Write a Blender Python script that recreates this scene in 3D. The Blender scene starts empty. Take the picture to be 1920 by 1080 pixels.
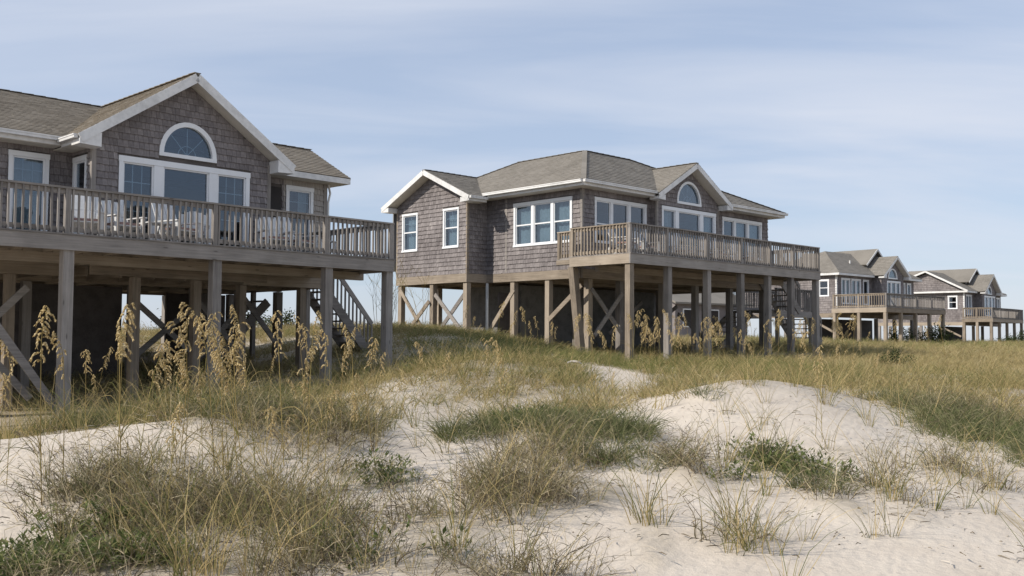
import bpy, math, random
import numpy as np
from mathutils import Vector, Matrix
from mathutils.geometry import tessellate_polygon

random.seed(11)
rng = np.random.default_rng(11)
S = bpy.context.scene
COL = S.collection
PI = math.pi

# ------------------------------------------------------------------ camera
CZ = 1.70                                   # eye height above the beach sand
PITCH, ROLL = 0.05182341, 0.00556524
cam_d = bpy.data.cameras.new('camera')
cam = bpy.data.objects.new('camera', cam_d)
COL.objects.link(cam)
_f = Vector((0, math.cos(PITCH), math.sin(PITCH)))
_u0 = Vector((0, -math.sin(PITCH), math.cos(PITCH)))
_r0 = Vector((1, 0, 0))
_r = _r0 * math.cos(ROLL) + _u0 * math.sin(ROLL)
_u = -_r0 * math.sin(ROLL) + _u0 * math.cos(ROLL)
cam.matrix_world = Matrix(((_r.x, _u.x, -_f.x, 0), (_r.y, _u.y, -_f.y, 0), (_r.z, _u.z, -_f.z, CZ), (0, 0, 0, 1)))
cam_d.sensor_width = 36
cam_d.lens = 36 * 1872.3 / 1920
cam_d.clip_start = 0.1
cam_d.clip_end = 9000
S.camera = cam

# ------------------------------------------------------------------ light and sky
SUN_EL = math.radians(35)
SUN_TRAVEL = math.radians(67)               # compass heading the light travels to, clockwise from +Y
sun_d = bpy.data.lights.new('sun', 'SUN')
sun_d.energy = 2.95
sun_d.angle = math.radians(0.6)
sun_d.color = (1.0, 0.93, 0.83)
sun = bpy.data.objects.new('sun', sun_d)
COL.objects.link(sun)
_dir = Vector((math.cos(SUN_EL) * math.sin(SUN_TRAVEL), math.cos(SUN_EL) * math.cos(SUN_TRAVEL), -math.sin(SUN_EL)))
sun.rotation_euler = _dir.to_track_quat('-Z', 'Y').to_euler()
sun.location = (-40, -20, 40)

W = bpy.data.worlds.new('World')
S.world = W
W.use_nodes = True
nt = W.node_tree
nt.nodes.clear()
def N(t, kind, **kw):
    n = t.nodes.new(kind)
    for k, v in kw.items():
        setattr(n, k, v)
    return n
wo = N(nt, 'ShaderNodeOutputWorld')
bg = N(nt, 'ShaderNodeBackground')
bg.inputs['Strength'].default_value = 0.15
sky = N(nt, 'ShaderNodeTexSky', sky_type='NISHITA')
sky.sun_disc = False
sky.sun_elevation = SUN_EL
sky.sun_rotation = SUN_TRAVEL + PI
sky.air_density = 1.0
sky.dust_density = 0.4
sky.ozone_density = 2.0
# thin streaky cirrus over the whole dome: noise on the direction flattened onto a high sheet
tc = N(nt, 'ShaderNodeTexCoord')
sp = N(nt, 'ShaderNodeSeparateXYZ')
nt.links.new(tc.outputs['Generated'], sp.inputs[0])
zc = N(nt, 'ShaderNodeMath', operation='ADD'); zc.inputs[1].default_value = 0.16
zmx = N(nt, 'ShaderNodeMath', operation='MAXIMUM'); zmx.inputs[1].default_value = 0.05
nt.links.new(sp.outputs['Z'], zmx.inputs[0]); nt.links.new(zmx.outputs[0], zc.inputs[0])
dx = N(nt, 'ShaderNodeMath', operation='DIVIDE'); dy = N(nt, 'ShaderNodeMath', operation='DIVIDE')
nt.links.new(sp.outputs['X'], dx.inputs[0]); nt.links.new(zc.outputs[0], dx.inputs[1])
nt.links.new(sp.outputs['Y'], dy.inputs[0]); nt.links.new(zc.outputs[0], dy.inputs[1])
cb = N(nt, 'ShaderNodeCombineXYZ')
nt.links.new(dx.outputs[0], cb.inputs['X']); nt.links.new(dy.outputs[0], cb.inputs['Y'])
mp = N(nt, 'ShaderNodeMapping')
mp.inputs['Rotation'].default_value = (0, 0, math.radians(-14))
mp.inputs['Scale'].default_value = (0.42, 1.25, 1)
nt.links.new(cb.outputs[0], mp.inputs['Vector'])
n1 = N(nt, 'ShaderNodeTexNoise'); n1.inputs['Scale'].default_value = 1.15; n1.inputs['Detail'].default_value = 9; n1.inputs['Roughness'].default_value = 0.52; n1.inputs['Distortion'].default_value = 0.5
nt.links.new(mp.outputs[0], n1.inputs['Vector'])
cr = N(nt, 'ShaderNodeValToRGB')
cr.color_ramp.elements[0].position = 0.40; cr.color_ramp.elements[0].color = (0.06, 0.06, 0.06, 1)
cr.color_ramp.elements[1].position = 0.72; cr.color_ramp.elements[1].color = (0.80, 0.80, 0.80, 1)
nt.links.new(n1.outputs['Fac'], cr.inputs[0])
veil = N(nt, 'ShaderNodeMix', data_type='RGBA')       # thin even high haze
veil.inputs['Factor'].default_value = 0.80
veil.inputs['B'].default_value = (1.66, 1.95, 2.55, 1)
nt.links.new(sky.outputs[0], veil.inputs['A'])
mxs = N(nt, 'ShaderNodeMix', data_type='RGBA')
mxs.inputs['B'].default_value = (3.05, 3.22, 3.62, 1)
nt.links.new(cr.outputs[0], mxs.inputs['Factor'])
nt.links.new(veil.outputs['Result'], mxs.inputs['A'])
nt.links.new(mxs.outputs['Result'], bg.inputs['Color'])
nt.links.new(bg.outputs[0], wo.inputs[0])

S.view_settings.view_transform = 'Standard'
S.view_settings.look = 'None'
S.view_settings.exposure = 0.70
S.view_settings.gamma = 1.0
S.render.engine = 'CYCLES'
S.cycles.max_bounces = 4
S.cycles.diffuse_bounces = 2
S.cycles.glossy_bounces = 2
S.cycles.transmission_bounces = 2
S.cycles.transparent_max_bounces = 16
S.cycles.use_denoising = True

# ------------------------------------------------------------------ materials
def newmat(name):
    m = bpy.data.materials.new(name)
    m.use_nodes = True
    t = m.node_tree
    b = t.nodes['Principled BSDF']
    return m, t, b

def ramp(t, cols, fac):
    r = N(t, 'ShaderNodeValToRGB')
    e = r.color_ramp.elements
    while len(e) < len(cols):
        e.new(0.5)
    for i, (p, c) in enumerate(cols):
        e[i].position = p
        e[i].color = (*c, 1)
    t.links.new(fac, r.inputs[0])
    return r.outputs[0]

def mixc(t, a, b, f, mode='MIX'):
    m = N(t, 'ShaderNodeMix', data_type='RGBA', blend_type=mode)
    for key, val in (('A', a), ('B', b), ('Factor', f)):
        if hasattr(val, 'is_linked'):
            t.links.new(val, m.inputs[key])
        elif key == 'Factor':
            m.inputs[key].default_value = val
        else:
            m.inputs[key].default_value = (*val, 1)
    return m.outputs['Result']

def noise(t, vec, scale, detail=4, rough=0.55, mapscale=None):
    n = N(t, 'ShaderNodeTexNoise')
    n.inputs['Scale'].default_value = scale
    n.inputs['Detail'].default_value = detail
    n.inputs['Roughness'].default_value = rough
    if mapscale is not None:
        mpn = N(t, 'ShaderNodeMapping')
        mpn.inputs['Scale'].default_value = mapscale
        t.links.new(vec, mpn.inputs['Vector'])
        vec = mpn.outputs[0]
    t.links.new(vec, n.inputs['Vector'])
    return n.outputs['Fac']

def math_(t, op, a, b=None):
    m = N(t, 'ShaderNodeMath', operation=op)
    for i, x in enumerate((a, b)):
        if x is None:
            continue
        if hasattr(x, 'is_linked'):
            t.links.new(x, m.inputs[i])
        else:
            m.inputs[i].default_value = x
    return m.outputs[0]

def bump(t, b, h, strength, dist):
    bn = N(t, 'ShaderNodeBump')
    bn.inputs['Strength'].default_value = strength
    bn.inputs['Distance'].default_value = dist
    t.links.new(h, bn.inputs['Height'])
    t.links.new(bn.outputs[0], b.inputs['Normal'])

def piece_random(t):
    g = N(t, 'ShaderNodeNewGeometry')
    o = N(t, 'ShaderNodeObjectInfo')
    return math_(t, 'FRACT', math_(t, 'ADD', g.outputs['Random Per Island'], o.outputs['Random']))

def objco(t):
    return N(t, 'ShaderNodeTexCoord').outputs['Object']

def wood_mat(name, lo, mid, hi, axis, rough=0.85):
    m, t, b = newmat(name)
    g = N(t, 'ShaderNodeNewGeometry').outputs['Position']
    # grain runs along the member; positions are turned into the house frame by the object coordinate
    ms = {'x': (1.2, 30, 30), 'y': (30, 1.2, 30), 'z': (30, 30, 1.2)}[axis]
    co = objco(t)
    gr = noise(t, co, 1.0, 5, 0.65, ms)
    bl = noise(t, co, 1.6, 3, 0.5)
    pr = piece_random(t)
    v = math_(t, 'ADD', math_(t, 'MULTIPLY', gr, 0.55), math_(t, 'ADD', math_(t, 'MULTIPLY', bl, 0.35), math_(t, 'MULTIPLY', pr, 0.22)))
    c = ramp(t, [(0.32, lo), (0.56, mid), (0.82, hi)], v)
    knots = N(t, 'ShaderNodeTexVoronoi'); knots.inputs['Scale'].default_value = 1.0
    mpn = N(t, 'ShaderNodeMapping'); mpn.inputs['Scale'].default_value = {'x': (1.6, 6, 6), 'y': (6, 1.6, 6), 'z': (6, 6, 1.6)}[axis]
    t.links.new(co, mpn.inputs[0]); t.links.new(mpn.outputs[0], knots.inputs['Vector'])
    kf = ramp(t, [(0.05, (1, 1, 1)), (0.12, (0, 0, 0))], knots.outputs['Distance'])
    c = mixc(t, c, (lo[0] * .45, lo[1] * .42, lo[2] * .4), math_(t, 'MULTIPLY', kf, 0.6))
    t.links.new(c, b.inputs['Base Color'])
    b.inputs['Roughness'].default_value = rough
    b.inputs['Specular IOR Level'].default_value = 0.25
    bump(t, b, gr, 0.5, 0.006)
    return m

def shingle_mat(name, cols, streak=14, pw=.15):
    m, t, b = newmat(name)
    pr = piece_random(t)
    co = objco(t)
    st = noise(t, co, 1.0, 4, 0.6, (streak * 3, streak * 3, streak * .35))
    bl = noise(t, co, 0.9, 3, 0.5)
    v = math_(t, 'ADD', math_(t, 'MULTIPLY', pr, pw), math_(t, 'ADD', math_(t, 'MULTIPLY', st, 0.52), math_(t, 'MULTIPLY', bl, .56 - pw)))
    c = ramp(t, cols, v)
    t.links.new(c, b.inputs['Base Color'])
    b.inputs['Roughness'].default_value = 0.9
    b.inputs['Specular IOR Level'].default_value = 0.15
    bump(t, b, st, 0.5, 0.004)
    return m

def plain_mat(name, col, rough=0.6, dirt=0.12, spec=0.4, scale=3):
    m, t, b = newmat(name)
    co = objco(t)
    n = noise(t, co, scale, 5, 0.65)
    n2 = noise(t, co, scale * 9, 3, 0.5)
    v = math_(t, 'ADD', math_(t, 'MULTIPLY', n, 0.7), math_(t, 'MULTIPLY', n2, 0.3))
    c = ramp(t, [(0.3, tuple(x * (1 - dirt * 2) for x in col)), (0.55, col), (0.8, tuple(min(1, x * (1 + dirt * .5)) for x in col))], v)
    t.links.new(c, b.inputs['Base Color'])
    b.inputs['Roughness'].default_value = rough
    b.inputs['Specular IOR Level'].default_value = spec
    return m

def glass_mat(name, tint):
    m = bpy.data.materials.new(name)
    m.use_nodes = True
    t = m.node_tree
    t.nodes.clear()
    o = N(t, 'ShaderNodeOutputMaterial')
    tr = N(t, 'ShaderNodeBsdfTransparent'); tr.inputs[0].default_value = (*tint, 1)
    gl = N(t, 'ShaderNodeBsdfGlossy'); gl.inputs['Roughness'].default_value = 0.03; gl.inputs['Color'].default_value = (.9, .93, 1, 1)
    lw = N(t, 'ShaderNodeLayerWeight'); lw.inputs['Blend'].default_value = .5
    fr = N(t, 'ShaderNodeMath', operation='MULTIPLY_ADD')
    t.links.new(math_(t, 'POWER', lw.outputs['Facing'], 4.0), fr.inputs[0]); fr.inputs[1].default_value = .85; fr.inputs[2].default_value = .085
    mx = N(t, 'ShaderNodeMixShader')
    t.links.new(fr.outputs[0], mx.inputs[0]); t.links.new(tr.outputs[0], mx.inputs[1]); t.links.new(gl.outputs[0], mx.inputs[2])
    t.links.new(mx.outputs[0], o.inputs[0])
    return m

GREY = ((.115, .104, .095), (.245, .223, .203), (.385, .352, .32))
TAN = ((.14, .114, .088), (.285, .237, .185), (.44, .375, .30))  # also given to sun-facing members, so sunlit tone sits in the colour
MAT = {}
for ax in 'xyz':
    MAT['grey_' + ax] = wood_mat('weathered_grey_wood_' + ax, *GREY, ax)
    MAT['tan_' + ax] = wood_mat('weathered_tan_wood_' + ax, *TAN, ax)
MAT['shingle'] = shingle_mat('cedar_shingle', [(.30, (.100, .089, .088)), (.48, (.175, .157, .155)), (.64, (.255, .231, .226)), (.82, (.43, .395, .375))])
MAT['shingle_pale'] = shingle_mat('pale_shingle', [(.25, (.22, .195, .17)), (.55, (.36, .33, .30)), (.9, (.5, .47, .43))])  # paler shingle tone for the right recess wall
MAT['roof'] = shingle_mat('asphalt_shingle', [(.25, (.135, .115, .09)), (.5, (.215, .187, .15)), (.75, (.275, .243, .20)), (.95, (.34, .305, .255))], 20, .14)
MAT['roof_grey'] = shingle_mat('asphalt_shingle_grey', [(.25, (.13, .118, .10)), (.5, (.21, .192, .166)), (.75, (.265, .243, .213)), (.95, (.32, .297, .262))], 20, .14)
MAT['sheathing'] = plain_mat('wall_sheathing', (.115, .10, .092), .9, .25)
MAT['white'] = plain_mat('white_trim_paint', (.70, .69, .67), .5, .16, .4, 1.3)
MAT['soffit'] = plain_mat('soffit_paint', (.60, .565, .50), .6, .1)
MAT['vinyl'] = plain_mat('white_window_vinyl', (.76, .77, .78), .4, .03)
MAT['interior'] = plain_mat('interior_plaster', (.30, .31, .32), .8, .05)
MAT['curtain'] = plain_mat('curtain_fabric', (.62, .63, .61), .9, .18, .1, 2)
MAT['glass'] = glass_mat('window_glass', (.64, .71, .75))
MAT['dark_fill'] = plain_mat('shade_and_pane_fill', (.030, .024, .022), .7, .2)  # dark fill for the painted shade panel and the cottage panes
MAT['wicker'] = plain_mat('white_resin', (.58, .58, .57), .45, .06)
MAT['cushion'] = plain_mat('printed_cushion', (.36, .24, .22), .9, .35, .1, 14)
MAT['concrete'] = plain_mat('stucco_block', (.19, .185, .175), .9, .25)
MAT['metal'] = plain_mat('grey_pipe', (.45, .47, .48), .45, .1)

# ------------------------------------------------------------------ terrain
CTRL=[(-4.08,7,0.01),(-3.53,7,0.05),(-2.61,7,0.05),(-1.69,7,0.06),(-0.76,7,0.06),(0.16,7,0.07),(1.27,7,0.08),(2.37,7,0.08),(3.55,7,0.09),(4.22,7,0.09),(-4.51,8.9,0.25),(-3.61,9,0.29),(-2.66,9,0.29),(-1.41,8.7,0.21),(-0.27,8.7,0.22),(0.89,8.8,0.25),(2.08,8.9,0.24),(3.45,8.8,0.22),(4.28,8.6,0.17),(-6.22,11.3,0.46),(-5.79,11.4,0.48),(-5.08,11.7,0.53),(-4.32,12,0.63),(-3.81,12.2,0.67),(-3.22,12.4,0.61),(-2.36,12.4,0.52),(-1.73,12.6,0.48),(-0.89,13,0.52),(-0.06,13,0.49),(-1.73,10.6,0.33),(-0.89,10.6,0.33),(0.24,10.7,0.33),(1.4,10.9,0.31),(1.12,12.3,0.45),(2.02,14,0.54),(2.64,15,0.8),(3.2,15.8,1.01),(3.8,16.2,1.08),(4.6,16.6,1.01),(5.44,17,0.86),(6.37,17.6,0.66),(7.49,18.5,0.57),(2.14,11.8,0.38),(3.13,12,0.36),(3.36,13.7,0.61),(4.02,12.8,0.48),(5.25,14.3,0.49),(5.42,12.9,0.34),(5.48,11.6,0.24),(5.77,11.2,0.17),(4.4,11.2,0.28),(3.44,10.8,0.27),(2.94,19,0.68),(1.73,17,0.6),(0.8,16.5,0.54),(-0.08,17,0.5),(-0.98,17,0.5),(-1.82,17.2,0.57),(-2.76,20,0.78),(-1.86,22,1.05),(-0.76,24,1.28),(0.52,24,1.16),(2.05,25.5,0.99),(2.71,23,0.8),(7.2,25,0.9),(5.99,25.5,0.91),(8.8,25,0.85),(9.52,23.5,0.78),(9.24,19.5,0.63),(9.39,18,0.48),(11.72,22,0.68),(12.63,32,1.01),(14.71,31,0.91),(16.89,32,0.89),(14.73,40,1.12),(19.72,44,1.16),(23.8,46,1.15),(16.93,52,1.38),(25.62,60,1.4),(33.1,66,1.4),(38.84,70,1.44),(-10.27,16.99,-0.22),(-8.43,18.89,-0.12),(-6.26,21.12,0.23),(-4.29,23.16,0.33),(-3.03,24.45,0.68),(-11.33,21.5,0.13),(-8.55,24.37,0.33),(-5.76,27.24,0.73),(-14.92,24.98,1.03),(-11.44,28.57,1.13),(-8.31,31.8,1.33),(-4.02,29.03,1.33),(-18.51,28.46,1.63),(-15.03,32.05,1.73),(-10.85,36.35,1.73),(3.47,29.35,1.01),(4.83,30.67,1.06),(6.27,32.06,1.06),(7.71,33.45,1.06),(9.15,34.84,1.16),(11.38,36.99,1.16),(-1.61,34.46,1.91),(-4.18,37.12,2.06),(2.03,31.99,1.26),(-4.95,33.59,1.96),(2.89,36.99,1.16),(6.51,41.88,1.26),(0.88,43.39,1.66),(-6.22,42.1,2.06),(-2.19,29.3,1.66),(12.17,41.79,1.36),(0,2,-0.05),(0,4.5,0),(-6,4,0.05),(6,4,0),(-5,0,0),(5,0,-0.1),(14,4,-0.2),(20,8,-0.3),(25,14,-0.2),(-12,8,0.3),(-14,14,0.5),(-16,20,0.1),(0,-8,-0.4),(-25,25,0.6),(30,25,0.2),(-15,47,1.75),(-22,40,1.7),(0,55,1.8),(15,62,1.7),(-40,60,1.75),(50,60,1),(45,90,1.45),(20,100,1.2),(-20,100,0.9),(80,100,0.9),(60,110,1.3)]

_c = np.array(CTRL, float)
def _warp(x, y):
    r = np.hypot(x, y) + 1e-9
    k = np.log1p(r / 12.) * 12. / r
    return x * k, y * k
def _phi(r2):
    return np.sqrt(r2 + .16)
_cx, _cy = _warp(_c[:, 0], _c[:, 1])
_n = len(_c)
_A = np.zeros((_n + 1, _n + 1))
_A[:_n, :_n] = -_phi((_cx[:, None] - _cx) ** 2 + (_cy[:, None] - _cy) ** 2) + np.eye(_n) * .03
_A[:_n, _n] = 1
_A[_n, :_n] = 1
_w = np.linalg.solve(_A, np.r_[_c[:, 2], 0])
def base_h(x, y):
    x = np.asarray(x, float); y = np.asarray(y, float)
    sh = x.shape
    x = x.ravel(); y = y.ravel()
    wx, wy = _warp(x, y)
    out = np.empty(len(x))
    for i in range(0, len(x), 20000):
        s = slice(i, i + 20000)
        out[s] = -_phi((wx[s, None] - _cx) ** 2 + (wy[s, None] - _cy) ** 2) @ _w[:_n] + _w[_n]
    r = np.hypot(x, y)
    t = np.clip((r - 110) / 90, 0, 1)
    t = t * t * (3 - 2 * t)
    return (out * (1 - t) + .9 * t).reshape(sh)

_lat = np.random.default_rng(5).random((256, 256))
def vnoise(x, y, cell):
    x = np.asarray(x) / cell; y = np.asarray(y) / cell
    xi = np.floor(x).astype(int); yi = np.floor(y).astype(int)
    fx = x - xi; fy = y - yi
    fx = fx * fx * (3 - 2 * fx); fy = fy * fy * (3 - 2 * fy)
    g = lambda i, j: _lat[(xi + i) % 256, (yi + j) % 256]
    return (g(0, 0) * (1 - fx) + g(1, 0) * fx) * (1 - fy) + (g(0, 1) * (1 - fx) + g(1, 1) * fx) * fy - .5
PATCH = [('w',-3.65,8.98,0.52,0.74,0.9), ('w',-2.73,8.23,0.74,0.92,1), ('w',-1.99,8.07,0.60,0.91,0.9), ('w',-2.09,7.39,1.01,0.61,1), ('w',-1.37,7.48,0.32,0.71,0.8), ('w',-4.55,9.57,0.46,1.06,0.18), ('w',-3.69,8.06,0.38,0.82,0.2), ('w',-2.15,11.99,0.60,1.27,0.95), ('w',-3.19,12.56,0.73,1.42,0.9), ('d',-4.81,18.51,1.08,2.09,0.9), ('w',-1.89,13.74,0.43,1.42,0.5), ('w',0.01,9.14,0.46,1.03,0.9), ('w',0.48,9.36,0.57,1.06,1), ('w',0.25,11.28,0.54,1.27,0.8), ('w',-0.53,7.90,0.46,0.89,0.75), ('w',-0.76,7.32,0.50,0.53,0.8), ('l',-0.30,7.28,0.47,0.43,0.5), ('l',-1.14,7.28,0.54,0.50,0.5), ('l',-1.17,10.13,0.38,0.74,0.5), ('d',0.83,12.83,1.12,1.45,1), ('d',1.31,11.65,0.37,0.96,0.8), ('d',-0.40,12.87,0.47,1.19,0.7), ('l',0.31,14.10,0.67,1.50,0.6), ('w',1.84,10.44,0.18,1.07,0.8), ('l',3.07,10.90,0.50,0.85,0.9), ('l',2.94,11.53,0.37,0.56,0.8), ('w',2.88,8.98,0.33,0.69,0.7), ('w',3.46,9.44,0.40,0.93,0.45), ('w',3.36,8.57,0.27,0.50,0.4), ('w',4.33,11.97,0.64,0.71,0.38), ('w',4.93,11.45,0.36,1.29,0.5), ('w',4.60,10.31,0.22,0.65,0.25), ('d',2.95,9.57,0.25,0.64,0.4), ('w',1.76,7.69,0.41,0.33,0.3), ('g',1.79,7.85,0.46,0.39,0.5), ('g',1.12,7.93,0.19,0.64,0.5), ('w',1.03,7.56,0.18,0.44,0.45), ('g',4.28,8.55,0.07,0.48,0.8), ('w',2.82,11.05,0.18,0.65,0.6), ('l',2.22,10.18,0.24,0.78,0.4), ('d',6.83,16.04,0.77,1.81,1), ('d',6.56,13.72,0.66,1.55,1), ('w',7.18,15.52,0.91,1.75,0.7), ('d',6.55,12.79,0.41,1.44,0.9), ('w',4.36,11.25,0.18,0.80,0.3), ('l',-3.14,7.37,0.47,0.50,1), ('l',-3.38,7.15,0.27,0.36,0.7), ('l',-2.92,7.61,0.24,0.29,0.5), ('l',-3.40,9.20,0.34,0.51,0.35), ('l',-1.58,7.52,0.24,0.38,0.3), ('g',-3.19,9.60,0.71,1.08,0.3), ('g',-2.32,8.64,0.55,0.98,0.4), ('g',-1.92,8.69,0.42,0.98,0.35), ('g',0.01,8.74,0.28,0.99,0.35), ('g',-1.56,8.75,0.32,0.97,0.25), ('g',-1.46,10.69,0.45,1.21,0.16), ('d',2.98,15.12,0.18,0.26,0.7), ('w',4.72,14.76,0.55,0.47,0.12), ('w',-1.23,9.02,0.43,0.95,0.2), ('w',-1.65,10.11,0.48,1.00,0.3), ('w',-3.3,12.0,.8,.7,.9), ('d',-3.1,12.6,.9,.8,.95), ('d',-2.3,12.9,.9,.6,.8), ('w',-2.0,6.9,1.6,.6,1), ('w',-.55,6.95,1.0,.5,.95), ('l',-3.2,6.95,.75,.5,1), ('d',-.9,7.2,.9,.4,.6), ('d',-2.6,7.5,.8,.5,.4), ('d',-5.6,14.6,2.2,1.3,.8), ('g',-5.2,13.6,2.2,1.0,.7), ('g',-2.0,7.3,1.4,.8,.4), ('d',-3.4,8.9,.5,.5,.5)]
BARE = [(2.50,23.39,0.91,3.38,1), (-2.72,17.02,0.64,1.98,0.6), (0.01,17.45,1.13,1.21,0.6), (1.26,19.55,0.63,1.14,0.5), (1.89,25.56,0.16,2.41,0.6), (-2.11,18.29,0.77,2.82,0.75), (-0.98,16.20,0.81,2.10,0.5), (2.20,16.83,0.49,2.34,0.6), (11.76,30.00,0.40,1.94,0.9), (11.30,26.01,0.83,1.86,0.4), (6.82,18.44,1.21,1.91,0.7), (-2.75,13.60,0.69,1.58,0.3)]

def veg(x, y, kinds):
    """how thickly the plants of these kinds stand at a place, 0 to 1"""
    x = np.asarray(x, float); y = np.asarray(y, float)
    out = np.zeros_like(x)
    nz = vnoise(x, y, .8) * .55 + vnoise(x + 31, y + 7, .33) * .4
    for k, px, py, rx, ry, d in PATCH:
        if k in kinds:
            q = np.sqrt(((x - px) / rx) ** 2 + ((y - py) / ry) ** 2) + nz
            out = np.maximum(out, d * np.clip((1.12 - q) / .5, 0, 1))
    return out
def bare(x, y):
    x = np.asarray(x, float); y = np.asarray(y, float)
    out = np.zeros_like(x)
    nz = vnoise(x, y, 1.1) * .6 + vnoise(x + 11, y + 5, .4) * .4
    for px, py, rx, ry, d in BARE:
        q = np.sqrt(((x - px) / rx) ** 2 + ((y - py) / ry) ** 2) + nz
        out = np.maximum(out, d * np.clip((1.15 - q) / .45, 0, 1))
    return out
def ground_z(x, y):
    z = base_h(x, y)
    near = np.clip(1 - (np.hypot(x, y) - 40) / 60, 0, 1)
    z = z + near * (vnoise(x, y, 2.3) * .07 + vnoise(x + 9, y + 3, .9) * .022 + vnoise(x + 5, y + 8, .35) * .009)
    z = z + .09 * veg(x, y, 'wd') * near
    return z

def axis_pts(a, b, step, lo, hi, grow=1.13):
    mid = list(np.arange(a, b + 1e-6, step))
    left, s = [], step
    v = a
    while v > lo:
        s *= grow; v -= s; left.append(max(v, lo))
    right, s = [], step
    v = mid[-1]
    while v < hi:
        s *= grow; v += s; right.append(min(v, hi))
    return np.array(left[::-1] + mid + right)
gx = axis_pts(-13, 18, .13, -4000, 4000)
gy = axis_pts(4, 33, .13, -600, 6000)
GX, GY = np.meshgrid(gx, gy)
GZ = ground_z(GX, GY)
me = bpy.data.meshes.new('ground')
nx, ny = len(gx), len(gy)
vv = np.stack([GX.ravel(), GY.ravel(), GZ.ravel()], 1)
ii = (np.arange(ny - 1)[:, None] * nx + np.arange(nx - 1)).ravel()
ff = np.stack([ii, ii + 1, ii + nx + 1, ii + nx], 1)
me.vertices.add(len(vv)); me.vertices.foreach_set('co', vv.ravel())
me.loops.add(ff.size); me.loops.foreach_set('vertex_index', ff.ravel())
me.polygons.add(len(ff)); me.polygons.foreach_set('loop_start', np.arange(len(ff)) * 4)
me.polygons.foreach_set('use_smooth', np.ones(len(ff), bool))
me.update()
def field_cover(x, y):
    """turf of the back dune: everything beyond the first dune ridge except the blown-out sandy hollows"""
    d = np.clip((y - 14.8 - .16 * np.abs(x - 2)) / 2.5 + vnoise(x, y, 1.7) * .9, 0, 1)
    return d * (1 - bare(x, y))
lit = np.clip(np.maximum(.75 * veg(GX, GY, 'wlg'), .9 * field_cover(GX, GY)), 0, 1).ravel()
at_ = me.attributes.new('litter', 'FLOAT', 'POINT')
at_.data.foreach_set('value', lit.astype(np.float32))
ground = bpy.data.objects.new('ground', me)
COL.objects.link(ground)
ground['kind'] = 'structure'
m, t, b = newmat('dune_sand')
co = objco(t)
a = N(t, 'ShaderNodeAttribute', attribute_name='litter')
n_big = noise(t, co, .5, 4, .55)
n_mid = noise(t, co, 3.2, 6, .6)
n_fine = noise(t, co, 160, 2, .5)
sand = ramp(t, [(.3, (.47, .405, .335)), (.55, (.575, .51, .43)), (.75, (.635, .57, .49))], math_(t, 'ADD', math_(t, 'MULTIPLY', n_big, .4), math_(t, 'ADD', math_(t, 'MULTIPLY', n_mid, .35), math_(t, 'MULTIPLY', n_fine, .25))))
litc = ramp(t, [(.3, (.20, .165, .105)), (.55, (.33, .275, .185)), (.8, (.46, .39, .285))], noise(t, co, 6, 6, .7))
lf = math_(t, 'MULTIPLY', a.outputs['Fac'], ramp(t, [(.32, (.35, .35, .35)), (.62, (1, 1, 1))], noise(t, co, 4.5, 5, .65)))
t.links.new(mixc(t, sand, litc, lf), b.inputs['Base Color'])
b.inputs['Roughness'].default_value = .95
b.inputs['Specular IOR Level'].default_value = .1
rip = N(t, 'ShaderNodeTexWave', wave_type='BANDS')
rip.inputs['Scale'].default_value = 2.6; rip.inputs['Distortion'].default_value = 7; rip.inputs['Detail'].default_value = 3; rip.inputs['Detail Scale'].default_value = 1.2
mpn = N(t, 'ShaderNodeMapping'); mpn.inputs['Rotation'].default_value = (0, 0, .5)
t.links.new(co, mpn.inputs[0]); t.links.new(mpn.outputs[0], rip.inputs['Vector'])
hh = math_(t, 'ADD', math_(t, 'MULTIPLY', rip.outputs['Fac'], .11), math_(t, 'ADD', math_(t, 'MULTIPLY', noise(t, co, 9, 6, .65), 1.0), math_(t, 'MULTIPLY', n_fine, .12)))
bump(t, b, hh, .55, .045)
me.materials.append(m)

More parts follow.
